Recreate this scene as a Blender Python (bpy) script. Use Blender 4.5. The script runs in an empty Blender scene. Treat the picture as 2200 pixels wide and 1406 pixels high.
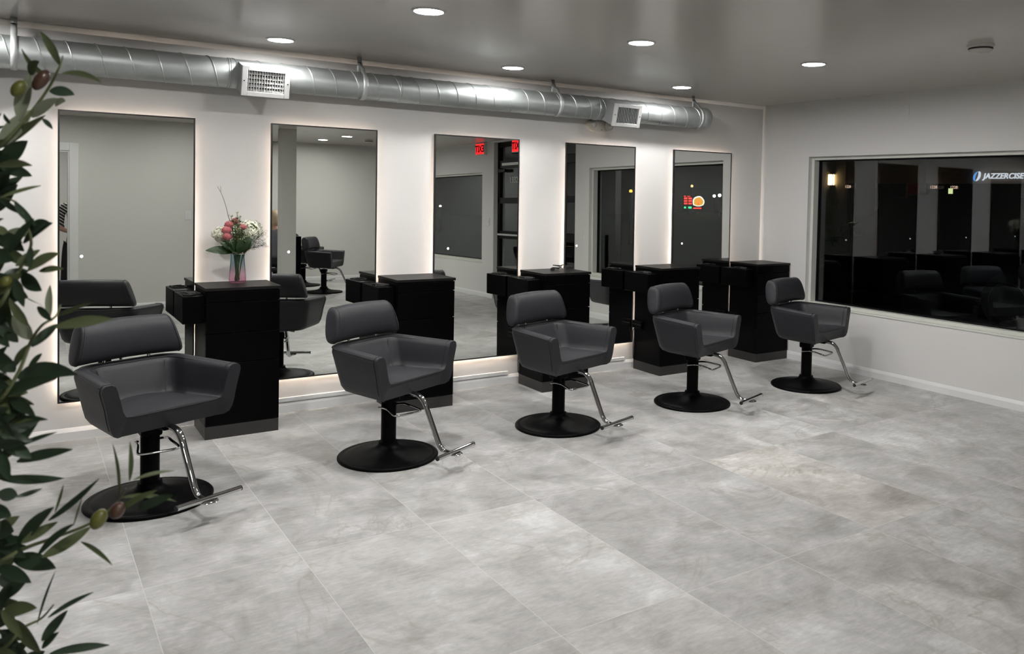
import bpy, bmesh, math, random
from math import sin, cos, pi, radians as R
from mathutils import Vector as V, Matrix

random.seed(7)
scene = bpy.context.scene
COL = scene.collection

# ------------------------------------------------------------------ camera
FPX, PX, PY = 1767.16, 1286.17, 473.67          # focal length and principal point for the 2200x1406 frame
cam_d = bpy.data.cameras.new('camera')
cam = bpy.data.objects.new('camera', cam_d)
COL.objects.link(cam)
scene.camera = cam
CAM = V((-0.0313, -5.8273, 1.55))
yaw, pit, roll = 0.6161, -0.0309, 0.0220
fw = V((sin(yaw), cos(yaw), 0)); rt = V((cos(yaw), -sin(yaw), 0)); up = V((0, 0, 1))
fw, up = fw * cos(pit) + up * sin(pit), up * cos(pit) - fw * sin(pit)
rt, up = rt * cos(roll) + up * sin(roll), up * cos(roll) - rt * sin(roll)
m = Matrix((rt, up, -fw)).transposed().to_4x4()
m.translation = CAM
cam.matrix_world = m
cam_d.sensor_fit = 'HORIZONTAL'
cam_d.sensor_width = 36.0
cam_d.lens = FPX / 2200 * 36
cam_d.shift_x = (1100 - PX) / 2200
cam_d.shift_y = (PY - 703) / 2200
cam_d.clip_start = 0.05
cam_d.clip_end = 300
cam_d.dof.use_dof = True
cam_d.dof.focus_distance = 5.6
cam_d.dof.aperture_fstop = 7.0

# ------------------------------------------------------------------ world, exposure
world = bpy.data.worlds.new('night')
scene.world = world
world.use_nodes = True
bgn = world.node_tree.nodes['Background']
bgn.inputs['Color'].default_value = (0.75, 0.68, 0.72, 1)
bgn.inputs['Strength'].default_value = 0.004
vs = scene.view_settings
vs.view_transform = 'Standard'
vs.look = 'None'
vs.gamma = 1
vs.use_curve_mapping = False
vs.exposure = 0.30
DOWNLIGHT_STRENGTH = 400.0
LED_STRENGTH = 88.0
scene.cycles.max_bounces = 9
scene.cycles.diffuse_bounces = 4
scene.cycles.glossy_bounces = 5
scene.cycles.transparent_max_bounces = 10
scene.cycles.caustics_reflective = False
scene.cycles.caustics_refractive = False
scene.cycles.sample_clamp_indirect = 4.0

# ------------------------------------------------------------------ materials
def srgb(h):
    c = [int(h[i:i + 2], 16) / 255 for i in (0, 2, 4)]
    return tuple(x / 12.92 if x <= 0.04045 else ((x + 0.055) / 1.055) ** 2.4 for x in c)

class NT:
    def __init__(s, name):
        s.m = bpy.data.materials.new(name); s.m.use_nodes = True
        s.t = s.m.node_tree; s.n = s.t.nodes
        s.b = s.n['Principled BSDF']; s.o = s.n['Material Output']
    def new(s, typ, **kw):
        n = s.n.new(typ)
        for k, v in kw.items(): setattr(n, k, v)
        return n
    def link(s, a, b): s.t.links.new(a, b)
    def coord(s, out='Object', scale=(1, 1, 1)):
        tc = s.new('ShaderNodeTexCoord'); mp = s.new('ShaderNodeMapping')
        mp.inputs['Scale'].default_value = scale
        s.link(tc.outputs[out], mp.inputs['Vector'])
        return mp.outputs['Vector']
    def noise(s, vec, scale, detail=4, rough=0.55, dist=0):
        n = s.new('ShaderNodeTexNoise')
        n.inputs['Scale'].default_value = scale; n.inputs['Detail'].default_value = detail
        n.inputs['Roughness'].default_value = rough; n.inputs['Distortion'].default_value = dist
        s.link(vec, n.inputs['Vector']); return n
    def schlick(s, f0):
        g = s.new('ShaderNodeNewGeometry'); d = s.new('ShaderNodeVectorMath', operation='DOT_PRODUCT')
        s.link(g.outputs['Incoming'], d.inputs[0]); s.link(g.outputs['Normal'], d.inputs[1])
        p = s.math('POWER', s.math('SUBTRACT', 1.0, s.math('ABSOLUTE', d.outputs['Value'])), 5.0)
        return s.math('ADD', f0, s.math('MULTIPLY', p, 1 - f0))
    def new_scaled(s, vec, scale, rot=0):
        mp = s.new('ShaderNodeMapping'); mp.inputs['Scale'].default_value = scale; mp.inputs['Rotation'].default_value = (0, 0, rot)
        s.link(vec, mp.inputs['Vector']); return mp.outputs['Vector']
    def bump(s, h, strength, dist=0.002):
        b = s.new('ShaderNodeBump'); b.inputs['Strength'].default_value = strength; b.inputs['Distance'].default_value = dist
        s.link(h, b.inputs['Height']); s.link(b.outputs['Normal'], s.b.inputs['Normal'])
    def ramp(s, fac, stops):
        r = s.new('ShaderNodeValToRGB'); e = r.color_ramp.elements
        while len(e) < len(stops): e.new(0.5)
        for el, (p, c) in zip(e, stops):
            el.position = p; el.color = (*c, 1) if len(c) == 3 else c
        s.link(fac, r.inputs['Fac']); return r.outputs['Color']
    def math(s, op, a, b=None):
        n = s.new('ShaderNodeMath', operation=op)
        if op == 'COMPARE': n.inputs[2].default_value = 0.1
        for i, x in enumerate((a, b)):
            if x is None: continue
            if isinstance(x, (int, float)): n.inputs[i].default_value = x
            else: s.link(x, n.inputs[i])
        return n.outputs[0]
    def mix(s, fac, a, b, blend='MIX'):
        n = s.new('ShaderNodeMix', data_type='RGBA', blend_type=blend)
        for i, x in ((0, fac), (6, a), (7, b)):
            if isinstance(x, (int, float)): n.inputs[i].default_value = x
            elif isinstance(x, tuple): n.inputs[i].default_value = (*x, 1)
            else: s.link(x, n.inputs[i])
        return n.outputs[2]

def plain(name, col, rough=0.5, metal=0.0, spec=0.5, var=0.0, vscale=8, bump=0.0, bscale=200, bdist=0.001, coat=0.0):
    """Principled surface with a procedural tone variation and micro relief."""
    k = NT(name); b = k.b
    b.inputs['Base Color'].default_value = (*col, 1)
    b.inputs['Roughness'].default_value = rough
    b.inputs['Metallic'].default_value = metal
    b.inputs['Specular IOR Level'].default_value = spec
    if coat: b.inputs['Coat Weight'].default_value = coat
    vec = k.coord()
    if var:
        n = k.noise(vec, vscale)
        c = k.mix(n.outputs['Fac'], tuple(x * (1 - var) for x in col), tuple(min(1, x * (1 + var)) for x in col))
        k.link(c, b.inputs['Base Color'])
    if bump:
        k.bump(k.noise(vec, bscale, 3).outputs['Fac'], bump, bdist)
    return k.m

def emit(name, col, strength):
    k = NT(name)
    e = k.new('ShaderNodeEmission')
    e.inputs['Color'].default_value = (*col, 1); e.inputs['Strength'].default_value = strength
    k.link(e.outputs[0], k.o.inputs['Surface']); return k.m

def glass_mat(name, tint=(0.9, 0.93, 0.92)):
    k = NT(name)
    f = k.schlick(0.065)
    tr = k.new('ShaderNodeBsdfTransparent'); tr.inputs['Color'].default_value = (*tint, 1)
    gl = k.new('ShaderNodeBsdfGlossy'); gl.inputs['Roughness'].default_value = 0.0; gl.inputs['Color'].default_value = (.93, .96, 1.0, 1)
    mx = k.new('ShaderNodeMixShader')
    k.link(f, mx.inputs[0]); k.link(tr.outputs[0], mx.inputs[1]); k.link(gl.outputs[0], mx.inputs[2])
    k.link(mx.outputs[0], k.o.inputs['Surface']); return k.m

M = {}
M['wall'] = plain('wall_paint', (0.66, 0.652, 0.64), 0.55, spec=0.25, bump=0.12, bscale=180)
M['wall_warm'] = plain('wall_paint_greige', (0.60, 0.592, 0.565), 0.5, spec=0.3, bump=0.12, bscale=180)
M['ceiling'] = plain('ceiling_paint', (0.55, 0.525, 0.49), 0.21, spec=0.55, bump=0.10, bscale=5, bdist=0.012)
M['trim'] = plain('trim_white', (0.72, 0.72, 0.72), 0.35, spec=0.5, var=0.02)
M['trim_green'] = plain('trim_grey_green', (0.62, 0.63, 0.58), 0.4, spec=0.5, var=0.02)
M['black'] = plain('black_laminate', (0.0010, 0.0010, 0.0014), 0.34, spec=0.06, var=0.1, bump=0.05, bscale=300)
M['blacktop'] = plain('black_laminate_top', (0.006, 0.0055, 0.0055), 0.40, spec=0.22, var=0.1, bump=0.05, bscale=300)
M['kick'] = plain('toe_kick_bronze', (0.022, 0.020, 0.019), 0.4, spec=0.5, var=0.08)
M['frame'] = plain('black_metal', (0.006, 0.006, 0.007), 0.3, spec=0.5)
M['satin'] = plain('black_satin_steel', (0.0016, 0.0016, 0.002), 0.44, spec=0.06, var=0.08, bump=0.03, bscale=400)
M['chrome'] = plain('chrome', (0.58, 0.59, 0.60), 0.06, metal=1.0, bump=0.01, bscale=60)
M['rubber'] = plain('black_rubber', (0.008, 0.008, 0.008), 0.7)
M['white_plastic'] = plain('white_plastic', (0.64, 0.645, 0.645), 0.4, var=0.02)
M['cream_plastic'] = plain('emergency_plastic', (0.62, 0.58, 0.52), 0.35, var=0.02)
M['alum'] = plain('dark_aluminium', (0.004, 0.004, 0.0045), 0.42, spec=0.15)
M['dot'] = emit('touch_light', (0.95, 0.97, 1.0), 4.0)
M['led'] = emit('led_warm', (1.0, 0.82, 0.66), LED_STRENGTH)
M['lamp'] = emit('downlight_diffuser', (1.0, 0.985, 0.965), DOWNLIGHT_STRENGTH)
M['lamp_dim'] = emit('downlight_diffuser_dimmed', (1.0, 0.985, 0.965), DOWNLIGHT_STRENGTH * 0.52)
M['pane'] = glass_mat('window_glass')
M['asphalt'] = plain('asphalt', (0.05, 0.05, 0.052), 0.8, var=0.3, vscale=3, bump=0.3, bscale=60)

def upholstery():
    k = NT('charcoal_upholstery'); b = k.b
    vec = k.coord()
    n = k.noise(vec, 14, 3)
    w = k.noise(vec, 420, 2, 0.6)
    c = k.mix(n.outputs['Fac'], (0.0080, 0.0087, 0.0122), (0.0132, 0.0140, 0.0182))
    k.link(c, b.inputs['Base Color'])
    b.inputs['Roughness'].default_value = 0.5
    b.inputs['Specular IOR Level'].default_value = 0.36
    b.inputs['Sheen Weight'].default_value = 0.05
    b.inputs['Sheen Roughness'].default_value = 0.5
    k.bump(w.outputs['Fac'], 0.25, 0.0008)
    return k.m
M['fabric'] = upholstery()
M['seam'] = plain('dark_seam', (0.008, 0.008, 0.009), 0.6)

def mirror_mat():
    k = NT('mirror_silver'); b = k.b
    b.inputs['Base Color'].default_value = (0.80, 0.82, 0.785, 1)
    b.inputs['Metallic'].default_value = 1.0
    b.inputs['Roughness'].default_value = 0.0
    return k.m
M['mirror'] = mirror_mat()

def galvanised():
    k = NT('galvanised_steel'); b = k.b
    v1 = k.new('ShaderNodeTexVoronoi'); v1.inputs['Scale'].default_value = 30
    k.link(k.coord(), v1.inputs['Vector'])
    n = k.noise(k.coord(scale=(1.5, 3, 3)), 3, 4, 0.55)
    f = k.math('ADD', k.math('MULTIPLY', v1.outputs['Color'], 0.12), k.math('MULTIPLY', n.outputs['Fac'], 0.88))
    k.link(k.ramp(f, [(0.25, (0.42, 0.45, 0.45)), (0.75, (0.54, 0.57, 0.565))]), b.inputs['Base Color'])
    b.inputs['Metallic'].default_value = 0.9
    k.link(k.ramp(n.outputs['Fac'], [(0.35, (0.40,) * 3), (0.65, (0.48,) * 3)]), b.inputs['Roughness'])
    return k.m
M['duct'] = galvanised()

def floor_mat():
    k = NT('stone_look_tile'); b = k.b
    BEIGE = (5.0, -2.0)
    TX, TY, X0, Y0 = 0.5817, 1.1575, 0.365, -1.1375
    tc = k.new('ShaderNodeTexCoord'); sep = k.new('ShaderNodeSeparateXYZ')
    k.link(tc.outputs['Object'], sep.inputs[0])
    gx = k.math('DIVIDE', k.math('SUBTRACT', sep.outputs['X'], X0), TX)
    gy = k.math('DIVIDE', k.math('SUBTRACT', sep.outputs['Y'], Y0), TY)
    ix = k.math('FLOOR', gx); iy = k.math('FLOOR', gy)
    fx = k.math('FRACT', gx); fy = k.math('FRACT', gy)
    dx = k.math('MULTIPLY', k.math('MINIMUM', fx, k.math('SUBTRACT', 1.0, fx)), TX)
    dy = k.math('MULTIPLY', k.math('MINIMUM', fy, k.math('SUBTRACT', 1.0, fy)), TY)
    d = k.math('MINIMUM', dx, dy)
    gl = k.new('ShaderNodeMapRange'); gl.inputs[1].default_value = 0.0009; gl.inputs[2].default_value = 0.0018
    gl.inputs[3].default_value = 1; gl.inputs[4].default_value = 0
    k.link(d, gl.inputs[0]); grout = gl.outputs[0]
    cb = k.new('ShaderNodeCombineXYZ'); k.link(ix, cb.inputs[0]); k.link(iy, cb.inputs[1])
    wn = k.new('ShaderNodeTexWhiteNoise', noise_dimensions='3D'); k.link(cb.outputs[0], wn.inputs['Vector'])
    # every tile shows its own piece of stone
    off = k.new('ShaderNodeVectorMath', operation='SCALE'); off.inputs['Scale'].default_value = 40
    k.link(wn.outputs['Color'], off.inputs[0])
    ps = k.new('ShaderNodeVectorMath', operation='ADD')
    k.link(tc.outputs['Object'], ps.inputs[0]); k.link(off.outputs[0], ps.inputs[1])
    st = k.new('ShaderNodeMapping'); st.inputs['Scale'].default_value = (1.0, 1.0, 1); st.inputs['Rotation'].default_value = (0, 0, 0.0)
    k.link(ps.outputs[0], st.inputs['Vector']); vec = st.outputs['Vector']
    big = k.noise(vec, 1.7, 6, 0.62, 0.5)
    mid = k.noise(vec, 5.5, 6, 0.68, 1.0)
    fine = k.noise(k.new_scaled(vec, (0.55, 2.2, 1), -0.1), 26, 6, 0.75)
    f = k.math('ADD', k.math('MULTIPLY', big.outputs['Fac'], 0.42), k.math('ADD', k.math('MULTIPLY', mid.outputs['Fac'], 0.32), k.math('MULTIPLY', fine.outputs['Fac'], 0.26)))
    base = k.ramp(f, [(0.34, (0.235, 0.230, 0.220)), (0.45, (0.368, 0.363, 0.352)), (0.53, (0.455, 0.452, 0.444)), (0.63, (0.610, 0.610, 0.606))])
    # thin veins
    wv = k.noise(vec, 1.15, 5, 0.55, 1.6)
    ridge = k.math('ABSOLUTE', k.math('SUBTRACT', wv.outputs['Fac'], 0.5))
    vein = k.ramp(ridge, [(0.0, (1, 1, 1)), (0.012, (0.25, 0.25, 0.25)), (0.03, (0, 0, 0))])
    vm = k.math('MULTIPLY', vein, k.math('MULTIPLY', k.ramp(big.outputs['Fac'], [(0.42, (0, 0, 0)), (0.56, (1, 1, 1))]), 0.55))
    base = k.mix(vm, base, (0.30, 0.275, 0.235))
    tone = k.math('ADD', 0.87, k.math('MULTIPLY', wn.outputs['Value'], 0.20))
    base = k.mix(1.0, base, tone, 'MULTIPLY')
    # some tiles lean to beige
    w2 = k.new('ShaderNodeTexWhiteNoise', noise_dimensions='3D')
    o2 = k.new('ShaderNodeVectorMath', operation='ADD'); o2.inputs[1].default_value = (3.3, 7.7, 1.1)
    k.link(cb.outputs[0], o2.inputs[0]); k.link(o2.outputs[0], w2.inputs['Vector'])
    is_ = lambda a, b_: k.math('MULTIPLY', k.math('COMPARE', ix, a), k.math('COMPARE', iy, b_))
    warm = k.math('MULTIPLY', k.math('ADD', k.math('MULTIPLY', k.math('GREATER_THAN', w2.outputs['Value'], 0.90), 0.4), is_(BEIGE[0], BEIGE[1])), 0.5)
    cloud = k.noise(vec, 2.6, 5, 0.6, 0.8)
    base = k.mix(1.0, base, k.ramp(cloud.outputs['Fac'], [(0.34, (0.80, 0.79, 0.77)), (0.5, (1.0, 1.0, 1.0)), (0.66, (1.10, 1.10, 1.10))]), 'MULTIPLY')
    base = k.mix(warm, base, k.mix(1.0, base, (1.0, 0.95, 0.87), 'MULTIPLY'))
    base = k.mix(k.math('MULTIPLY', grout, 0.72), base, (0.60, 0.595, 0.575))
    k.link(base, b.inputs['Base Color'])
    rr = k.ramp(mid.outputs['Fac'], [(0.3, (0.36,) * 3), (0.7, (0.5,) * 3)])
    k.link(rr, b.inputs['Roughness'])
    b.inputs['Specular IOR Level'].default_value = 0.4
    hh = k.math('SUBTRACT', k.math('MULTIPLY', fine.outputs['Fac'], 0.3), grout)
    k.bump(hh, 0.25, 0.0012)
    return k.m
M['floor'] = floor_mat()

# ------------------------------------------------------------------ mesh helpers
def newbm(): return bmesh.new()

def box(bm, x0, x1, y0, y1, z0, z1, mi=0):
    vs_ = [bm.verts.new((x, y, z)) for z in (z0, z1) for y in (y0, y1) for x in (x0, x1)]
    for f in ((0, 2, 3, 1), (4, 5, 7, 6), (0, 1, 5, 4), (2, 6, 7, 3), (0, 4, 6, 2), (1, 3, 7, 5)):
        bm.faces.new([vs_[i] for i in f]).material_index = mi
    return vs_

def smooth_path(pts, n=6, closed=False):
    """Catmull-Rom through pts."""
    P = [V(p) for p in pts]; out = []
    L = len(P)
    segs = L if closed else L - 1
    for i in range(segs):
        g = lambda j: P[j % L] if closed else P[max(0, min(L - 1, j))]
        a, b, c, d = g(i - 1), g(i), g(i + 1), g(i + 2)
        for j in range(n):
            t = j / n
            out.append(0.5 * ((2 * b) + (c - a) * t + (2 * a - 5 * b + 4 * c - d) * t * t + (3 * b - a - 3 * c + d) * t ** 3))
    if not closed: out.append(P[-1])
    return out

def tube(bm, pts, r, n=10, closed=False, cap=True, flat=1.0, mi=0):
    P = [V(p) for p in pts]; L = len(P)
    rad = r if callable(r) else (lambda t: r)
    rings = []; prev = None
    for i, p in enumerate(P):
        a = P[(i - 1) % L] if (closed or i > 0) else P[i]
        c = P[(i + 1) % L] if (closed or i < L - 1) else P[i]
        t = (c - a).normalized()
        if prev is None:
            u = t.orthogonal().normalized()
            if abs(t.z) < 0.95: u = t.cross(V((0, 0, 1))).normalized()
        else:
            u = (prev - t * prev.dot(t)).normalized()
        prev = u
        w = t.cross(u)
        rr = rad(i / max(1, L - 1))
        rings.append([bm.verts.new(p + u * cos(2 * pi * k / n) * rr + w * sin(2 * pi * k / n) * rr * flat) for k in range(n)])
    for i in range(L if closed else L - 1):
        A, B = rings[i], rings[(i + 1) % L]
        for k in range(n):
            bm.faces.new((A[k], A[(k + 1) % n], B[(k + 1) % n], B[k])).material_index = mi
    if cap and not closed:
        bm.faces.new(rings[0][::-1]).material_index = mi; bm.faces.new(rings[-1]).material_index = mi

def lathe(bm, prof, n=32, c=(0, 0, 0), axis='z', mi=0):
    rings = []
    def at(r, h, k):
        a = 2 * pi * k / n
        if axis == 'z': return (c[0] + r * cos(a), c[1] + r * sin(a), c[2] + h)
        if axis == 'x': return (c[0] + h, c[1] + r * cos(a), c[2] + r * sin(a))
        return (c[0] + r * cos(a), c[1] + h, c[2] + r * sin(a))
    for r, h in prof:
        rings.append([bm.verts.new(at(r, h, k)) for k in range(n)] if r > 1e-6 else [bm.verts.new(at(0, h, 0))])
    for A, B in zip(rings, rings[1:]):
        for k in range(n):
            k2 = (k + 1) % n
            if len(A) == 1 and len(B) == 1: continue
            if len(A) == 1: f = (A[0], B[k2], B[k])
            elif len(B) == 1: f = (A[k], A[k2], B[0])
            else: f = (A[k], A[k2], B[k2], B[k])
            try: bm.faces.new(f).material_index = mi
            except ValueError: pass
    for A, rev in ((rings[0], True), (rings[-1], False)):
        if len(A) > 2:
            bm.faces.new(A[::-1] if rev else A).material_index = mi

def obj(name, bm, mat, parent=None, smooth=False, bevel=0, seg=2, kind=None, angle=40, sub=0):
    bmesh.ops.recalc_face_normals(bm, faces=bm.faces[:])
    me = bpy.data.meshes.new(name); bm.to_mesh(me); bm.free()
    for mm in (mat if isinstance(mat, (list, tuple)) else [mat]): me.materials.append(mm)
    o = bpy.data.objects.new(name, me); COL.objects.link(o)
    if parent is not None: o.parent = parent
    if bevel:
        b = o.modifiers.new('edge', 'BEVEL'); b.width = bevel; b.segments = seg
        b.limit_method = 'ANGLE'; b.angle_limit = R(angle)
    if sub:
        s = o.modifiers.new('sub', 'SUBSURF'); s.levels = sub; s.render_levels = sub
    if smooth or bevel:
        for p in me.polygons: p.use_smooth = True
        if not sub:
            try: me.set_sharp_from_angle(angle=R(50 if not bevel else 60))
            except Exception: pass
    if kind: o['kind'] = kind
    return o

def thing(name, label, cat, loc=(0, 0, 0), rz=0, group=None):
    o = bpy.data.objects.new(name, None); COL.objects.link(o)
    o.location = loc; o.rotation_euler = (0, 0, rz); o.empty_display_size = 0.1
    o['label'] = label; o['category'] = cat
    if group: o['group'] = group
    return o

def tag(o, label, cat, group=None, kind=None):
    o['label'] = label; o['category'] = cat
    if group: o['group'] = group
    if kind: o['kind'] = kind
    return o

def copy_tree(o, parent=None):
    c = o.copy(); COL.objects.link(c)
    if parent is not None: c.parent = parent
    for ch in list(o.children): copy_tree(ch, c)
    return c

def struct(name, bm, mat, parent=None, **kw):
    o = obj(name, bm, mat, parent, **kw)
    o['kind'] = 'structure'
    return o

def boxes(*bs):
    bm = newbm()
    for b in bs: box(bm, *b)
    return bm

def font(name, text, size, mat, parent, loc, rot, extrude=0.004, shear=0, bold=0, align='LEFT', space=1.0):
    c = bpy.data.curves.new(name, 'FONT'); c.body = text; c.size = size; c.extrude = extrude
    c.shear = shear; c.offset = bold; c.space_character = space; c.align_x = align; c.align_y = 'CENTER'
    c.materials.append(mat)
    tmp = bpy.data.objects.new(name + '_curve', c)
    COL.objects.link(tmp)
    me = bpy.data.meshes.new_from_object(tmp.evaluated_get(bpy.context.evaluated_depsgraph_get()))
    bpy.data.objects.remove(tmp)
    me.materials.clear(); me.materials.append(mat)
    o = bpy.data.objects.new(name, me); COL.objects.link(o)
    if parent is not None: o.parent = parent
    o.location = loc; o.rotation_euler = rot
    return o

# ------------------------------------------------------------------ room dimensions (metres)
H = 2.4793; WY = 0.015; XR = 6.1056; XL = -8.0; YF = -6.5; YB = -9.3
MT, MB, MW = 1.985, 0.2364, 0.737
MX = [0.1665, 1.3692, 2.5531, 3.7402, 4.9236]
CX = [0.9058, 2.1189, 3.3083, 4.4897, 5.6607]
CW, CD, CH = 0.4341, 0.4021, 0.9295

# ------------------------------------------------------------------ setting
struct('floor', boxes((XL - .2, XR + .16, YB - .2, WY + .2, -0.12, 0)), M['floor'])
struct('ceiling', boxes((XL - .2, XR + .2, YB - .2, WY + .2, H, H + .12)), M['ceiling'])
struct('wall_back', boxes((XL - .2, XR + .2, WY, WY + .2, 0, H)), M['wall'])
struct('wall_left', boxes((XL - .2, XL, YB - .2, WY, 0, H)), M['wall_warm'])
struct('wall_far', boxes((XL - .2, XR + .2, YB - .2, YB, 0, H)), M['wall_warm'])
WT = 0.20
W1 = (-3.09, -0.59, 0.5498, 1.9542)              # window openings in the right wall: y0, y1, z0, z1
W2 = (-8.75, -6.13, 0.5498, 2.0)
DR = (-5.74, -3.42, 0.0, H - 0.02)
def wall_right():
    bm = newbm(); x0, x1 = XR, XR + WT
    ys = [YB - .2, W2[0], W2[1], DR[0], DR[1], W1[0], W1[1], WY]
    for a, b, (z0, z1) in ((0, 1, (0, 0)), (2, 3, (0, 0)), (4, 5, (0, 0)), (6, 7, (0, 0))):
        box(bm, x0, x1, ys[a], ys[b], 0, H)
    for w in (W2, W1):
        box(bm, x0, x1, w[0], w[1], 0, w[2]); box(bm, x0, x1, w[0], w[1], w[3], H)
    box(bm, x0, x1, DR[0], DR[1], DR[3], H)
    return bm
struct('wall_right', wall_right(), M['wall'])
# partition behind the photographer, with a door opening (seen in the mirrors)
DX0, DX1, DZ = -0.36, 0.51, 2.04
struct('wall_front', boxes((XL, DX0, YF - .12, YF, 0, H), (DX1, 2.30, YF - .12, YF, 0, H), (DX0, DX1, YF - .12, YF, DZ, H)), M['wall_warm'])
struct('column', boxes((3.072, 3.287, -6.68, -6.5, 0, H)), M['wall_warm'], bevel=.004)

def baseboard(name, x0, y0, x1, y1, nx, ny, h=0.0746, d=0.014):
    """Base moulding from (x0,y0) to (x1,y1) along a wall whose inward normal is (nx,ny)."""
    bm = newbm()
    prof = [(0, 0), (d, 0), (d, h * .68), (d * .72, h * .82), (d * .35, h), (0, h)]
    ends = []
    for (x, y) in ((x0, y0), (x1, y1)):
        ends.append([bm.verts.new((x + nx * a, y + ny * a, z)) for a, z in prof])
    n = len(prof)
    for i in range(n):
        bm.faces.new((ends[0][i], ends[0][(i + 1) % n], ends[1][(i + 1) % n], ends[1][i]))
    bm.faces.new(ends[0][::-1]); bm.faces.new(ends[1])
    return struct(name, bm, M['trim'])
baseboard('baseboard_back', XL, WY, XR, WY, 0, -1)
baseboard('baseboard_right_1', XR, WY - .02, XR, DR[1], -1, 0)
baseboard('baseboard_right_2', XR, DR[0], XR, YB, -1, 0)
baseboard('baseboard_far', XL, YB, XR, YB, 0, 1)
baseboard('baseboard_front', DX1 + .115, YF, 2.30, YF, 0, 1)
baseboard('baseboard_left', XL, WY, XL, YB, 1, 0)

def bright_band():  # added moulding, its slope stands in for the lit band along the ceiling edge
    bm = newbm(); e = []
    for x in (XL, XR):
        e.append([bm.verts.new((x, y, z)) for y, z in ((WY, H), (WY - .030, H), (WY - .030, H - .006), (WY - .006, H - .034), (WY, H - .034))])
    for i in range(5): bm.faces.new((e[0][i], e[0][(i + 1) % 5], e[1][(i + 1) % 5], e[1][i]))
    bm.faces.new(e[0][::-1]); bm.faces.new(e[1]); return bm
struct('bright_band_trim', bright_band(), M['wall'])

# window frames in the right wall
def window(n, w):
    y0, y1, z0, z1 = w
    root = bpy.data.objects.new('window_%d' % n, None); COL.objects.link(root); root['kind'] = 'structure'
    root.location = (XR, (y0 + y1) / 2, z0)
    def loc(b): return (b[0] - XR, b[1] - XR, b[2] - root.location.y, b[3] - root.location.y, b[4] - z0, b[5] - z0)
    t, xa, xb = 0.03, XR + 0.045, XR + 0.115
    # painted timber stop
    o = obj('window_frame', boxes(*[loc(b) for b in (
        (xa, xb, y0, y0 + t, z0, z1), (xa, xb, y1 - t, y1, z0, z1), (xa, xb, y0 + t, y1 - t, z1 - t, z1), (xa, xb, y0 + t, y1 - t, z0, z0 + t))]), M['trim_green'], root, bevel=.002)
    g = 0.011; ya, yb, za, zb = y0 + t, y1 - t, z0 + t, z1 - t
    x2, x3 = XR + 0.118, XR + 0.15
    obj('gasket', boxes(*[loc(b) for b in (
        (x2, x3, ya - .02, ya + g, za - .02, zb + .02), (x2, x3, yb - g, yb + .02, za - .02, zb + .02), (x2, x3, ya, yb, zb - g, zb + .02), (x2, x3, ya, yb, za - .02, za + g))]), M['alum'], root)
    obj('sill', boxes(loc((XR - .006, xa + .001, y0, y1, z0 - .012, z0 + .004))), M['trim_green'], root, bevel=.003)
    obj('pane', boxes(loc((XR + .128, XR + .134, ya, yb, za, zb))), M['pane'], root)
    return root
window(1, W1)
window(2, W2)

# storefront door in the recess of the right wall (seen in the mirrors)
def storefront():
    root = bpy.data.objects.new('door_1', None); COL.objects.link(root); root['kind'] = 'structure'
    root.location = (XR + .1, (DR[0] + DR[1]) / 2, 0)
    cy = root.location.y; x0, x1 = -.03, .03
    L = lambda y0, y1, z0, z1, a=x0, b=x1: (a, b, y0 - cy, y1 - cy, z0, z1)
    ys = [DR[0], -4.80, -3.86, DR[1]]
    obj('door_frame', boxes(L(ys[0], ys[0] + .07, 0, DR[3]), L(ys[1] - .04, ys[1] + .04, 0, DR[3]), L(ys[2] - .04, ys[2] + .04, 0, DR[3]), L(ys[3] - .06, ys[3], 0, DR[3]),
        L(ys[0], ys[3], 2.05, 2.17), L(ys[0], ys[3], DR[3] - .08, DR[3]), L(ys[0], ys[3], 1.50, 1.59), L(ys[0], ys[3], 0.95, 1.07), L(ys[0], ys[3], 0, .22)), M['alum'], root, bevel=.003)
    obj('push_bar', boxes(L(ys[0] + .09, ys[1] - .06, 1.0, 1.03, -.075, -.05), L(ys[0] + .12, ys[0] + .15, 1.0, 1.03, -.06, -.02), L(ys[1] - .12, ys[1] - .09, 1.0, 1.03, -.06, -.02)), M['chrome'], root, bevel=.003)
    obj('closer', boxes(L(ys[0] + .12, ys[0] + .32, 1.985, 2.035, -.08, -.03)), M['alum'], root, bevel=.006)
    obj('notice', boxes(L(ys[0] + .14, ys[1] - .1, 2.09, 2.13, -.034, -.031)), M['white_plastic'], root)
    obj('pane', boxes(L(ys[0] + .05, ys[3] - .05, .2, DR[3] - .05, -.004, .004)), M['pane'], root)
    num = plain('vinyl_white', (0.6, 0.6, 0.58), 0.5)
    font('number', '1332', .135, num, root, (0.006, -5.29 - cy, 1.86), (R(90), 0, R(90)), .0005, align='CENTER')
    return root
storefront()

# inner door with its casing (behind the photographer)
def inner_door():
    root = bpy.data.objects.new('door_2', None); COL.objects.link(root); root['kind'] = 'structure'
    root.location = ((DX0 + DX1) / 2, YF, 0); cx = root.location.x
    w = .10
    a, b = DX0 - cx, DX1 - cx
    obj('casing', boxes((a - w, a, -.001, .02, 0, DZ + w), (b, b + w, -.001, .02, 0, DZ + w), (a, b, -.001, .02, DZ, DZ + w)), M['trim'], root, bevel=.003)
    obj('jamb', boxes((a, a + .018, -.13, 0, 0, DZ), (b - .018, b, -.13, 0, 0, DZ), (a + .018, b - .018, -.13, 0, DZ - .018, DZ)), M['trim'], root)
    return root
inner_door()

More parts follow.
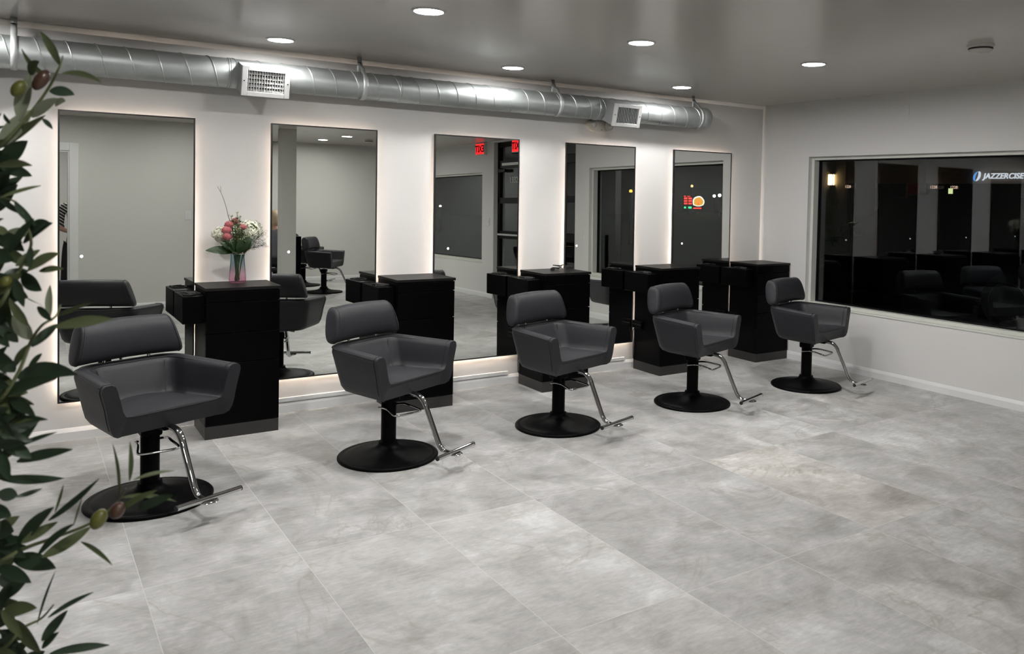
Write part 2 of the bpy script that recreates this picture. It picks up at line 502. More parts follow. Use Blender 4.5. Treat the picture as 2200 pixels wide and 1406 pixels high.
# ------------------------------------------------------------------ ceiling lights
def downlight():
    t = thing('downlight', '', 'ceiling light')
    b = newbm(); lathe(b, [(.074, -.001), (.074, -.006), (.078, -.008), (.087, -.005), (.088, 0), (.074, 0)], 40)
    obj('trim_ring', b, M['white_plastic'], t, smooth=True)
    b = newbm(); lathe(b, [(0, -.005), (.074, -.005), (.074, -.002), (0, -.002)], 40)
    obj('diffuser', b, M['lamp'], t)
    return t
DL = [
    (1.319, -0.431, 'round downlight closest to the duct, above the first air vent'),
    (2.967, -0.452, 'round downlight between duct and row of lights, above the third mirror'),
    (4.567, -0.509, 'round downlight near the capped end of the duct'),
    (1.701, -1.825, 'largest looking round downlight, at the top edge of the photo'),
    (3.056, -1.873, 'round downlight in the second row, middle of the ceiling'),
    (4.418, -2.046, 'round downlight nearest to the right wall and smoke detector'),
    (-0.33, -0.43, 'round downlight beside the duct, out of frame on the left'),
    (0.34, -1.80, 'round downlight of the second row, out of frame on the left'),
    (0.35, -5.45, 'unseen round downlight set back to brighten the wall, closest to the photographer'),  # unseen pair, moved back to brighten the partition wall
    (1.80, -5.45, 'unseen round downlight set back to brighten the wall right of the inner door'),
    (4.176, -8.208, 'round downlight near the far wall, the further of two in the second mirror'),
    (4.248, -7.184, 'round downlight over the spare chairs, the nearer of two in the second mirror'),
    (0.2, -7.9, 'round downlight in the room past the inner door'),
]
d0 = downlight(); d0_data = [c for c in d0.children if c.name.startswith('diffuser')][0].data
for i, (x, y, lab) in enumerate(DL):
    o = d0 if i == 0 else copy_tree(d0)
    [c for c in o.children if c.name.startswith('diffuser')][0].data = d0_data
    o.location = (x, y, H); o['label'] = lab; o['group'] = 'recessed ceiling lights'
    if y > -1 or -6 < y < -5:                            # the row along the wall and the row behind are dimmed
        df = [c for c in o.children if c.name.startswith('diffuser')][0]
        df.data = d0_data.copy(); df.data.materials[0] = M['lamp_dim']

# ------------------------------------------------------------------ backlit mirrors
MIRROR_TILT = [-.35, -.35, -.60, -.50, -.40]     # degrees, each hangs with its top a hair closer to the wall
def mirror():
    t = thing('mirror', '', 'mirror')
    w, h = MW / 2, (MT - MB) / 2; f = .009
    obj('frame', boxes((-w, -w + f, 0, .017, -h, h), (w - f, w, 0, .017, -h, h), (-w + f, w - f, 0, .017, -h, -h + f), (-w + f, w - f, 0, .017, h - f, h)), M['frame'], t)
    obj('glass', boxes((-w + f - .001, w - f + .001, .002, .006, -h + f - .001, h - f + .001)), M['mirror'], t)
    obj('back_panel', boxes((-w + .004, w - .004, .0065, .011, -h + .004, h - .004), (-w + .038, w - .038, .0105, .0176, -h + .038, h - .038)), M['frame'], t)
    e, a, c, q = .040, .0175, .0215, .010
    obj('light_strip', boxes((-w + e, -w + e + q, a, c, -h + e, h - e), (w - e - q, w - e, a, c, -h + e, h - e), (-w + e + q, w - e - q, a, c, -h + e, -h + e + q), (-w + e + q, w - e - q, a, c, h - e - q, h - e)), M['led'], t)
    b = newbm(); lathe(b, [(0, -.0012), (.0075, -.0012), (.0085, .0), (.0085, .002), (0, .002)], 24, c=(0, .0015, 0), axis='y')
    o = obj('touch_switch', b, M['dot'], t); o.location = (-w + .12, 0, 1.113 - (MT + MB) / 2)
    return t
MLAB = ['tall black framed mirror farthest left, behind the olive tree and first chair',
        'tall black framed mirror between the flower vase and the second black cabinet',
        'tall black framed mirror reflecting the red exit sign and black street door',
        'tall black framed mirror below the second air vent and emergency light',
        'tall black framed mirror nearest the corner, reflecting the petrol station sign']
m0 = mirror()
for i, x in enumerate(MX):
    o = m0 if i == 0 else copy_tree(m0)
    o.location = (x + MW / 2, -0.0168, (MT + MB) / 2)
    o.rotation_euler = (R(MIRROR_TILT[i]), 0, 0)
    o['label'] = MLAB[i]; o['group'] = 'backlit mirrors'

# ------------------------------------------------------------------ styling cabinets
def station():
    t = thing('styling_cabinet', '', 'cabinet')
    obj('body', boxes((0, CW - .004, -CD + .019, -.029, .079, .911)), M['black'], t, bevel=.0015)
    obj('top', boxes((-.004, CW + .004, -CD - .004, -.029, .911, CH)), M['blacktop'], t, bevel=.0015)
    for z0, z1 in ((.843, .906), (.650, .838), (.465, .645)):
        b = newbm(); box(b, .001, CW - .003, -CD, -CD + .0188, z0, z1)
        obj('drawer', b, M['black'], t, bevel=.0015)
    obj('door', boxes((.001, CW - .003, -CD, -CD + .0188, .081, .460)), M['black'], t, bevel=.0015)
    obj('toe_kick', boxes((0, CW - .004, -CD + .001, -.029, 0, .079)), M['kick'], t, bevel=.001)
    hold = obj('tool_holder', boxes((-.122, -.0005, -.36, -.032, .713, .880)), M['black'], t, bevel=.003)
    for (x, y, r, rx, ry) in ((-.075, -.285, .034, 4, -3), (-.062, -.205, .046, -5, 4), (-.045, -.255, .038, 6, 5)):
        b = newbm(); pts = [(r * cos(a), r * .8 * sin(a), 0) for a in [2 * pi * k / 28 for k in range(28)]]
        tube(b, pts, .0042, 8, closed=True)
        g = obj('holder_ring', b, M['rubber'], hold, smooth=True)
        g.location = (x, y, .8875); g.rotation_euler = (R(rx), R(ry), 0)
    ob = obj('outlet_box', boxes((-.026, -.0005, -.165, -.032, .372, .440)), M['black'], t, bevel=.004)
    obj('outlet_slot', boxes((-.0275, -.0255, -.155, -.045, .405, .411)), M['kick'], ob)
    b = newbm(); tube(b, smooth_path([(-.014, -.055, .375), (-.022, -.045, .345), (-.018, -.038, .30), (-.012, -.036, .22), (-.010, -.036, .12), (-.006, -.035, .09)], 6), .0035, 8)
    obj('power_cord', b, M['rubber'], t, smooth=True)
    return t
CLAB = ['black drawer cabinet with the flower vase on top',
        'black drawer cabinet between the second and third mirror, bare top',
        'black drawer cabinet with a small coiled cord on top',
        'black drawer cabinet between the fourth and fifth mirror',
        'black drawer cabinet standing in the corner by the window wall']
s0 = station()
for i, x in enumerate(CX):
    o = s0 if i == 0 else copy_tree(s0)
    o.location = (x, 0, 0); o['label'] = CLAB[i]; o['group'] = 'styling cabinets between the mirrors'

# cable raceways lying on the base moulding
RLAB = ['white cable raceway on the baseboard between the first two cabinets', 'white cable raceway on the baseboard between second and third cabinets', 'white cable raceway on the baseboard between third and fourth cabinets']
for i in range(3):
    x0 = CX[i] + CW + .003; x1 = CX[i + 1] - (.028 if i else .02)
    b = newbm(); box(b, x0 - .08, x1 - .05 if i else x1, WY - .018, WY, .0755, .104)
    tag(obj('cable_raceway', b, M['trim'], bevel=.002), RLAB[i], 'cable raceway', 'cable raceways')

# ------------------------------------------------------------------ salon chairs
def contour(hwF, hwB, fF, fB, rc, ns=5, na=8, nb=7):
    """U-shaped plan line: left front tip, round the back, right front tip."""
    A, B = V((-hwF, fF)), V((-hwB, fB))
    d1 = (B - A).normalized(); d2 = V((1, 0))
    turn = math.acos(max(-1, min(1, d1.dot(d2)))); tl = rc * math.tan(turn / 2)
    p0 = B - d1 * tl; p1 = B + d2 * tl
    cen = p0 + V((-d1.y, d1.x)) * rc
    left = [A.lerp(p0, k / ns) for k in range(ns)]
    a0 = math.atan2((p0 - cen).y, (p0 - cen).x); 
    arc = [cen + V((cos(a0 + turn * k / na), sin(a0 + turn * k / na))) * rc for k in range(na + 1)]
    half = left + arc
    mid = [p1.lerp(V((-p1.x, p1.y)), k / nb) for k in range(1, nb)]
    right = [V((-q.x, q.y)) for q in reversed(half)]
    return half + mid + right

def chair():
    t = thing('salon_chair', '', 'salon chair')
    LV = [ # z, half width front, half width back, front, back, corner radius, lift at back
        (.398, .232, .165, .178, -.125, .09, 0), (.402, .262, .196, .200, -.155, .10, 0), (.414, .285, .220, .211, -.177, .105, 0), (.440, .299, .235, .2155, -.193, .112, 0), (.480, .310, .241, .2175, -.205, .116, 0),
        (.540, .321, .250, .219, -.222, .12, .004), (.618, .342, .262, .220, -.243, .125, .012), (.640, .339, .259, .2195, -.241, .122, .016),
        (.651, .326, .247, .219, -.229, .112, .018), (.652, .298, .220, .219, -.203, .09, .018), (.644, .281, .204, .2195, -.187, .08, .016),
        (.620, .272, .194, .220, -.173, .075, .012), (.560, .257, .181, .2195, -.141, .07, .006), (.524, .249, .175, .2195, -.124, .068, .003), (.503, .239, .168, .219, -.112, .066, 0), (.492, .226, .158, .218, -.104, .06, 0), (.487, .205, .14, .217, -.09, .055, 0)]
    b = newbm(); rows = []
    for z, hf, hb, f0, f1, rc, li in LV:
        c = contour(hf, hb, f0, f1, rc)
        rows.append([b.verts.new((p.x, p.y, z + li * max(0, (f0 - p.y) / (f0 - f1)))) for p in c])
    N = len(rows[0])
    for A, B in zip(rows, rows[1:]):
        for k in range(N - 1): b.faces.new((A[k], A[k + 1], B[k + 1], B[k]))
    for row in (rows[0], rows[-1]):                     # bottom and seat deck
        for k in range(N // 2 - (0 if N % 2 else 1)):
            q = [row[k], row[k + 1], row[N - 2 - k], row[N - 1 - k]]
            u = []
            for v_ in q:
                if v_ not in u: u.append(v_)
            if len(u) > 2: b.faces.new(u)
    fin = rows
    for s_ in (0, -1):                                  # arm fronts
        col = [r_[s_] for r_ in rows]
        n_ = len(col) - 1
        i0, i1 = 0, n_
        while i1 - i0 > 1:
            if i1 - i0 == 2: b.faces.new((col[i0], col[i0 + 1], col[i1])); break
            b.faces.new((col[i0], col[i0 + 1], col[i1 - 1], col[i1])); i0 += 1; i1 -= 1
    b.faces.new((rows[0][0], rows[-1][0], rows[-1][-1], rows[0][-1]))
    shell = obj('shell', b, M['fabric'], t, bevel=.020, seg=5, angle=50)
    for s_ in (-1, 1):                                  # piping round the arm fronts and along the top edges
        b = newbm()
        pts = []
        for z, hf, hb, f0, f1, rc, li in LV[3:15]:
            q = (f0 - .192) / (f0 - f1); w_ = hf + (hb - hf) * q
            inner = z < .645 and (z, hf) in [(l[0], l[1]) for l in LV[8:]]
            pts.append((s_ * (w_ + (-.0006 if inner else .0008)), .192, z + li * q + (.0008 if .645 < z else 0)))
        tube(b, pts, .0022, 6)
        c = contour(.3405, .2605, .19, -.2425, .122)
        line = [(p.x, p.y, .6405 + .016 * max(0, (.22 - p.y) / .46)) for p in c]
        if s_ == -1: tube(b, line, .0022, 6)
        c = contour(.2800, .2030, .19, -.185, .08)
        line = [(p.x, p.y, .6440 + .016 * max(0, (.22 - p.y) / .41)) for p in c]
        if s_ == 1: tube(b, line, .0020, 6)
        obj('piping', b, M['seam'], shell, smooth=True)
    for s_ in (-1, 1):                                  # upright seams inside the back
        b = newbm(); tube(b, [(s_ * .168, -.166, .645), (s_ * .160, -.152, .60), (s_ * .150, -.125, .54), (s_ * .138, -.099, .492)], .0018, 6)
        obj('seam', b, M['seam'], shell, smooth=True)
    # seat cushion
    b = newbm(); rows = []
    cc = contour(.232, .160, .2175, -.100, .062)
    n = len(cc); K = 8
    for k in range(n // 2 + 1):
        A, B = cc[k], cc[n - 1 - k]
        rows.append([A.lerp(B, j / K) for j in range(K + 1)])
    top = []
    for i, r_ in enumerate(rows):
        line = []
        for j, p in enumerate(r_):
            e = 1 - abs(2 * j / K - 1) ** 3
            fr = (p.y + .10) / .3175
            z = .490 + .016 * e * (1 - fr ** 6) * (0.35 + .65 * min(1, (1 - fr) * 4)) + .004 * fr
            if i == len(rows) - 1 and (n % 2 == 0 or True): pass
            line.append(b.verts.new((p.x, p.y, z)))
        top.append(line)
    for A, B in zip(top, top[1:]):
        for j in range(K): b.faces.new((A[j], A[j + 1], B[j + 1], B[j]))
    bmesh.ops.remove_doubles(b, verts=b.verts[:], dist=1e-5)
    bnd = [e for e in b.edges if len(e.link_faces) == 1]
    ret = bmesh.ops.extrude_edge_only(b, edges=bnd)
    for v_ in ret['geom']:
        if isinstance(v_, bmesh.types.BMVert): v_.co.z = .474; v_.co.y = v_.co.y - .003 * (v_.co.y > .2)
    cushion = obj('seat', b, M['fabric'], t, smooth=True)
    b = newbm(); tube(b, [(-.237, .2185, .496), (-.20, .2195, .491), (-.1, .2195, .4905), (0, .2195, .4905), (.1, .2195, .4905), (.20, .2195, .491), (.237, .2185, .496)], .0022, 6)
    obj('piping', b, M['seam'], cushion, smooth=True)
    # headrest
    def sect(s, shrink, n=26):
        out = []
        for k in range(n):
            a = 2 * pi * k / n
            cf, cz = cos(a), sin(a)
            e = 2 / 2.7
            f_ = .053 * math.copysign(abs(cf) ** e, cf) * shrink; z_ = .098 * math.copysign(abs(cz) ** e, cz) * (1 - (1 - shrink) * .5)
            zz = z_ / .098
            x = s * (1 - .10 * zz - .05)
            fy = -.232 + f_ - .020 * zz + .018 * (s / .25) ** 2
            out.append((x, fy, .781 + z_ - .006 * (s / .25) ** 2))
        return out
    b = newbm(); rings = []
    for s, sh in ((-.262, .0), (-.262, .55), (-.259, .82), (-.252, .95), (-.242, 1), (-.18, 1), (-.09, 1), (0, 1), (.09, 1), (.18, 1), (.242, 1), (.252, .95), (.259, .82), (.262, .55), (.262, 0)):
        if sh == 0:
            c = sect(s, .02); rings.append([b.verts.new(p) for p in c])
        else: rings.append([b.verts.new(p) for p in sect(s, sh)])
    for A, B in zip(rings, rings[1:]):
        for k in range(len(A)): b.faces.new((A[k], A[(k + 1) % len(A)], B[(k + 1) % len(A)], B[k]))
    b.faces.new(rings[0]); b.faces.new(rings[-1])
    head = obj('headrest', b, M['fabric'], t, smooth=True)
    for s in (-.243, .243):
        b = newbm(); tube(b, sect(s, 1.006), .0022, 6, closed=True)
        obj('piping', b, M['seam'], head, smooth=True)
    for s in (-.11, .11):
        b = newbm(); lathe(b, [(.008, .645), (.008, .705)], 14, c=(s, -.212, 0))
        obj('headrest_post', b, M['chrome'], t, smooth=True)
    # underside and pedestal
    obj('seat_plate', boxes((-.09, .09, -.075, .15, .388, .405), (-.03, .03, .06, .17, .376, .389)), M['satin'], t, bevel=.004)
    b = newbm(); tube(b, [(-.10, -.07, .394), (-.13, -.10, .392), (-.15, -.105, .391)], .006, 8)
    obj('tilt_lever', b, M['chrome'], t, smooth=True)
    b = newbm(); lathe(b, [(.017, .365), (.017, .390)], 18); obj('piston', b, M['chrome'], t, smooth=True)
    b = newbm(); lathe(b, [(.043, .075), (.043, .366), (.040, .371), (.016, .372)], 32)
    column = obj('column', b, M['satin'], t, smooth=True)
    obj('pump_housing', boxes((-.048, .048, -.050, .046, .322, .370)), M['satin'], t, bevel=.012, seg=3)
    b = newbm()
    lathe(b, [(.0, 0), (.283, 0), (.2863, .004), (.2863, .011), (.281, .017), (.262, .0185), (.254, .0175), (.248, .0215), (.205, .027), (.150, .036), (.105, .047), (.078, .058), (.062, .071), (.057, .080), (.055, .092), (.045, .094)], 72)
    obj('base', b, M['satin'], t, smooth=True)
    b = newbm()
    half = [(-.05, -.02, .292), (-.066, -.002, .297), (-.072, .045, .306), (-.074, .10, .305), (-.088, .168, .294), (-.086, .188, .290), (-.06, .195, .288), (0, .196, .288)]
    pts = half + [(-x, y, z) for x, y, z in reversed(half[:-1])]
    tube(b, smooth_path(pts, 5), .0062, 10)
    obj('pump_lever', b, M['chrome'], t, smooth=True)
    b = newbm()
    pts = [(0, .07, .386), (0, .17, .392), (0, .225, .384), (0, .262, .352), (0, .288, .30), (0, .330, .215), (0, .362, .150), (0, .382, .118), (0, .412, .098), (0, .47, .094)]
    tube(b, smooth_path(pts, 6), lambda q: .0185 - .004 * q, 16, flat=.78)
    arm = obj('footrest_arm', b, M['chrome'], t, smooth=True)
    b = newbm(); lathe(b, [(0, -.005), (.038, -.0045), (.044, 0), (.038, .0045), (0, .005)], 28, c=(0, .480, .097))
    obj('footrest_plate', b, M['chrome'], arm, smooth=True)
    b = newbm(); tube(b, [(-.158, .488, .112), (0, .488, .112), (.158, .488, .112)], .0125, 14)
    bar = obj('footrest_bar', b, M['chrome'], t, smooth=True)
    for s in (-1, 1):
        b = newbm(); lathe(b, [(.0118, 0), (.0127, .001), (.0127, .005), (0, .006)] if s > 0 else [(0, -.006), (.0127, -.005), (.0127, -.001), (.0118, 0)], 14, c=(s * .158, .488, .112), axis='x')
        obj('end_cap', b, M['rubber'], bar, smooth=True)
    return t
CHLAB = ['charcoal salon chair closest to the olive tree, largest in view',
         'charcoal salon chair in front of the second black cabinet and second mirror',
         'charcoal salon chair in front of the third black cabinet, middle of the row',
         'charcoal salon chair in front of the fourth black cabinet',
         'charcoal salon chair beside the window wall, farthest in the row',
         'spare charcoal salon chair on the far side, seen in the second mirror',
         'spare charcoal salon chair behind another one, half hidden in the second mirror']
CP = [(.5046, -1.2941, -67), (1.7365, -1.2602, -63), (2.925, -1.2329, -72.5), (4.1182, -1.2333, -72), (5.3273, -1.2921, -76), (3.939, -7.316, 36), (3.943, -8.494, 40)]
c0 = chair()
for i, (x, y, a) in enumerate(CP):
    o = c0 if i == 0 else copy_tree(c0)
    o.location = (x, y, 0); o.rotation_euler = (0, 0, R(a - 90))
    o['label'] = CHLAB[i]; o['group'] = 'salon chairs'
    for ch in o.children:                                # the pump lever stays with the pedestal when the seat turns
        if ch.name.startswith(('pump_lever', 'pump_housing')): ch.rotation_euler = (0, 0, R((-18, -14, -4, 8, 4, 0, 0)[i]))

# ------------------------------------------------------------------ spiral duct with its vents
M['strap'] = plain('strap_steel', (0.55, 0.57, 0.57), 0.5, metal=0.6, var=.1, vscale=30)
DY, DZ_, DRAD = -.15, 2.275, .094
def duct():
    t = thing('ceiling_duct', 'round galvanised spiral duct hung along the mirror wall under the ceiling', 'air duct', (0, DY, DZ_))
    b = newbm(); lathe(b, [(DRAD, XL + .01)] + [(DRAD, XL + .01 + k * .25) for k in range(1, 52)] + [(DRAD, 5.10)], 56, axis='x')
    obj('pipe', b, M['duct'], t, smooth=True)
    b = newbm(); pts = []; pitch = .150
    n = int((5.08 - XL) / pitch * 40)
    for i in range(n):
        x = XL + .02 + (5.08 - XL) * i / n; a = 2 * pi * (x / pitch)
        pts.append((x, DRAD * cos(a), DRAD * sin(a)))
    tube(b, pts, .0042, 6)
    obj('spiral_seam', b, M['duct'], t, smooth=True)
    for x in (2.197, 1.07, 3.93, -1.2):
        b = newbm(); lathe(b, [(DRAD + .0005, x - .012), (DRAD + .003, x - .010), (DRAD + .003, x - .002), (DRAD - .001, x), (DRAD + .003, x + .002), (DRAD + .003, x + .010), (DRAD + .0005, x + .012)], 56, axis='x')
        obj('coupling', b, M['duct'], t, smooth=True)
    b = newbm(); lathe(b, [(DRAD + .001, 5.085), (DRAD + .005, 5.09), (DRAD + .005, 5.165), (DRAD + .001, 5.175), (DRAD - .012, 5.180), (0, 5.182)], 56, axis='x')
    cap = obj('end_cap', b, M['duct'], t, smooth=True)
    b = newbm(); lathe(b, [(.022, 5.18), (.020, 5.196), (0, 5.199)], 24, axis='x')
    obj('knob', b, M['chrome'], cap, smooth=True)
    for x in (-.044, 1.934, 3.538, 5.065):
        b = newbm(); r = DRAD + .0045
        arc = lambda a0, a1, n: [(r * cos(R(a0 + (a1 - a0) * k / n)), r * sin(R(a0 + (a1 - a0) * k / n))) for k in range(n + 1)]
        front = [(.052, H - DZ_), (.046, .172), (.030, .150), (-.020, .118)] + arc(112, 292, 20)
        rear = [(.046, .172), (.046, .130)] + arc(58, -72, 14)
        for prof in (front, rear):
            for (y, z), (y2, z2) in zip(prof, prof[1:]):
                b.faces.new([b.verts.new((x - .016, y, z)), b.verts.new((x + .016, y, z)), b.verts.new((x + .016, y2, z2)), b.verts.new((x - .016, y2, z2))])
        bmesh.ops.remove_doubles(b, verts=b.verts[:], dist=1e-5)
        o = obj('hanger_strap', b, M['strap'], t, smooth=True)
        so = o.modifiers.new('thick', 'SOLIDIFY'); so.thickness = .0022; so.offset = 0
    return t
duct()

def air_vent(x0, x1, label, grid):
    """Register box on the front of the duct; the face leans so that it blows downwards."""
    t = thing('air_vent', label, 'air vent', ((x0 + x1) / 2, 0, 0), group='air vents on the duct')
    w = (x1 - x0) / 2; zt, zb, yt, yb = 2.303, 2.121, -.382, -.340
    B = newbm()
    f = [B.verts.new(p) for p in ((-w + .008, yt + .012, zt - .006), (w - .008, yt + .012, zt - .006), (w - .008, yb + .012, zb + .006), (-w + .008, yb + .012, zb + .006))]
    k = [B.verts.new(p) for p in ((-w + .008, -.165, DZ_ + .086), (w - .008, -.165, DZ_ + .086), (w - .008, -.165, DZ_ - .086), (-w + .008, -.165, DZ_ - .086))]
    for i in range(4): B.faces.new((f[i], f[(i + 1) % 4], k[(i + 1) % 4], k[i]))
    B.faces.new(k[::-1])
    obj('duct_boot', B, M['boot'], t)
    # face frame, built upright then leaned back
    h = math.hypot(zt - zb, yt - yb) / 2; a = math.atan2(yb - yt, zt - zb)
    e = thing('register', '', '', (0, (yt + yb) / 2, (zt + zb) / 2)); del e['label']; del e['category']
    e.parent = t; e.rotation_euler = (a, 0, 0)
    g = .034
    obj('face_frame', boxes((-w, -w + g, -.004, .012, -h, h), (w - g, w, -.004, .012, -h, h), (-w + g, w - g, -.004, .012, -h, -h + g * .85), (-w + g, w - g, -.004, .012, h - g * .85, h)), M['white_plastic'], e, bevel=.002)
    obj('throat_shade', boxes((-w + .012, w - .012, .040, .042, -h + .012, h - .012)), M['void'], e)  # near-black sheet standing in for the shade behind the blades
    b = newbm(); n = 14 if grid else 13
    for i in range(n):
        x = -w + g + (2 * w - 2 * g) * (i + .5) / n
        vs_ = box(b, x - .0014, x + .0014, 0.0, .016, -h + g * .8, h - g * .8)
        for v_ in vs_: v_.co.x += .0 if v_.co.y < .008 else (.004 if not grid else .0)
    obj('upright_blades', b, M['white_plastic'], e)
    if grid:
        b = newbm()
        for i in range(5):
            z = -h + g * .85 + (2 * h - 1.7 * g) * (i + .4) / 5
            vs_ = box(b, -w + g, w - g, .006, .018, z - .0025, z + .0025)
            for v_ in vs_: v_.co.z += -.006 if v_.co.y < .01 else .006
        obj('cross_blades', b, M['white_plastic'], e)
    for s in (-1, 1):
        b = newbm(); lathe(b, [(0, -.0065), (.004, -.006), (.0045, -.004)], 10, c=(s * (w - .014), 0, 0), axis='y')
        obj('screw', b, M['kick'], e, smooth=True)
    return t
M['boot'] = plain('vent_boot_paint', (0.30, 0.31, 0.315), 0.4, metal=0.2, var=.05)
M['void'] = plain('void_shade', (0.02, 0.02, 0.021), 0.8)
air_vent(1.107, 1.396, 'white air vent with crossed blades on the duct above the first cabinet', True)
air_vent(3.966, 4.250, 'white air vent with upright blades near the duct end', False)

# ------------------------------------------------------------------ small wall and ceiling fittings
def emergency_light():
    t = thing('emergency_light', 'cream two-headed emergency light on the wall under the duct', 'emergency light', (4.067, WY, 2.147))
    b = newbm(); pts = []
    outl = [(.118 * math.copysign(abs(cos(a)) ** .8, cos(a)), .052 * math.copysign(abs(sin(a)) ** .8, sin(a))) for a in [2 * pi * k / 40 for k in range(40)]]
    rings = [[b.verts.new((x * s, y, z * s)) for x, z in outl] for s, y in ((1, 0), (1, -.035), (.95, -.047), (.8, -.053))]
    for A, B in zip(rings, rings[1:]):
        for k in range(40): b.faces.new((A[k], A[(k + 1) % 40], B[(k + 1) % 40], B[k]))
    b.faces.new(rings[0]); b.faces.new(rings[-1][::-1])
    obj('housing', b, M['cream_plastic'], t, smooth=True)
    for s in (-1, 1):
        b = newbm(); lathe(b, [(0, -.052), (.036, -.054), (.041, -.06), (.041, -.072), (.036, -.077), (.030, -.075), (0, -.082)], 28, c=(s * .083, 0, .004), axis='y')
        hd = obj('lamp_head', b, M['cream_plastic'], t, smooth=True)
        b = newbm(); lathe(b, [(.029, -.0755), (.024, -.083), (.012, -.087), (0, -.088)], 24, c=(s * .083, 0, .004), axis='y')
        obj('lens', b, M['lens'], hd, smooth=True)
    b = newbm(); lathe(b, [(0, -.056), (.004, -.056), (.004, -.05)], 10, c=(.01, 0, -.036), axis='y'); obj('test_button', b, M['kick'], t)
M['lens'] = plain('clear_lens', (0.55, 0.53, 0.5), 0.12, spec=0.8)
emergency_light()

def smoke_detector(x, y, label):
    t = thing('smoke_detector', label, 'smoke detector', (x, y, H), group='smoke detectors')
    b = newbm(); lathe(b, [(.075, 0), (.075, -.010), (.066, -.013), (.066, -.030), (.055, -.040), (0, -.043)], 40); obj('housing', b, M['detector'], t, smooth=True)
    b = newbm(); lathe(b, [(.0665, -.018), (.0675, -.019), (.0675, -.0265), (.0665, -.0275)], 40); obj('slots', b, M['void'], t, smooth=True)
    b = newbm(); lathe(b, [(0, -.046), (.012, -.0455), (.013, -.042)], 16); obj('test_button', b, M['detector'], t, smooth=True)
M['detector'] = plain('detector_plastic', (0.56, 0.545, 0.52), 0.45)
smoke_detector(4.592, -3.142, 'white smoke detector on the ceiling near the right wall')
smoke_detector(4.791, -7.71, 'white smoke detector over the far side, seen in the second mirror')

def cover_plate(loc, rz, w, h, label, mat, rocker):
    t = thing('wall_plate', label, 'wall plate', loc, rz)
    obj('plate', boxes((-w / 2, w / 2, -.006, -.0005, -h / 2, h / 2)), mat, t, bevel=.002)
    for dz in rocker:
        obj('switch', boxes((-.009, .009, -.010, -.005, dz - .018, dz + .018)), mat, t, bevel=.002)
cover_plate((XR, -1.625, 2.322), R(-90), .055, .112, 'small blank cover plate painted like the wall, high above the window', M['wall'], ())
cover_plate((1.862, YF, 1.23), R(180), .075, .118, 'white outlet plate on the far wall, seen in the first mirror', M['white_plastic'], (-.024, .024))
cover_plate((XR, -5.90, 1.205), R(-90), .075, .118, 'white light switch beside the street door, seen in the third mirror', M['white_plastic'], (0,))
cover_plate((XR, -3.26, 1.06), R(-90), .075, .118, 'blank plate painted like the wall between door and window, seen in the fourth mirror', M['wall'], ())

def exit_sign(loc, rz, label):
    t = thing('exit_sign', label, 'exit sign', loc, rz, 'red exit signs')
    obj('housing', boxes((-.155, .155, -.045, 0, -.095, .095)), M['white_plastic'], t, bevel=.004)
    obj('face', boxes((-.145, .145, -.047, -.0445, -.085, .085)), M['exit'], t)
    font('lettering', 'EXIT', .15, M['exit_dark'], t, (0, -.0475, -.002), (R(90), 0, 0), .0008, bold=.004, align='CENTER')
M['exit'] = emit('exit_red', (1.0, 0.03, 0.035), 1.1)
M['exit_dark'] = emit('exit_letters', (0.06, 0.002, 0.003), 1.0)
exit_sign((XR, -6.14, 2.375), R(-90), 'red lit exit sign above the far window, seen whole in the third mirror')
exit_sign((XR - .002, -4.93, 2.36), R(-90), 'red lit exit sign over the street door, cut off by the mirror edge')

# ------------------------------------------------------------------ flower vase
VB = V((1.135, -.15, CH))
def vase_mat():
    k = NT('ombre_glass')
    sep = k.new('ShaderNodeSeparateXYZ'); tc = k.new('ShaderNodeTexCoord'); k.link(tc.outputs['Object'], sep.inputs[0])
    c = k.ramp(k.math('DIVIDE', sep.outputs['Z'], .19), [(0.0, (0.92, 0.62, 0.76)), (0.3, (0.94, 0.76, 0.84)), (0.48, (0.82, 0.78, 0.82)), (0.62, (0.68, 0.78, 0.82)), (1.0, (0.64, 0.81, 0.84))])
    tr = k.new('ShaderNodeBsdfTransparent'); k.link(c, tr.inputs['Color'])
    gl = k.new('ShaderNodeBsdfGlossy'); gl.inputs['Roughness'].default_value = 0.03
    mx = k.new('ShaderNodeMixShader')
    k.link(k.schlick(0.045), mx.inputs[0]); k.link(tr.outputs[0], mx.inputs[1]); k.link(gl.outputs[0], mx.inputs[2])
    k.link(mx.outputs[0], k.o.inputs['Surface']); return k.m
t = thing('flower_vase', 'ribbed glass vase fading from teal to pink, on the first cabinet', 'vase', VB)
b = newbm()
prof = [(.030, .001), (.044, .003), (.0485, .015), (.049, .04), (.045, .09), (.0405, .14), (.039, .17), (.041, .188)]
rings = []
for r, z in prof:
    rings.append([b.verts.new(((r + .0024 * cos(18 * a) * (z > .01)) * cos(a), (r + .0024 * cos(18 * a) * (z > .01)) * sin(a), z)) for a in [2 * pi * k / 144 for k in range(144)]])
for A, B in zip(rings, rings[1:]):
    for k in range(144): b.faces.new((A[k], A[(k + 1) % 144], B[(k + 1) % 144], B[k]))
b.faces.new(rings[0][::-1])
obj('glass', b, vase_mat(), t, smooth=True)
b = newbm(); lathe(b, [(.0405, .186), (.0425, .1885), (.0405, .191), (.039, .1885), (.0405, .186)], 48); obj('rim', b, M['lens'], t, smooth=True)

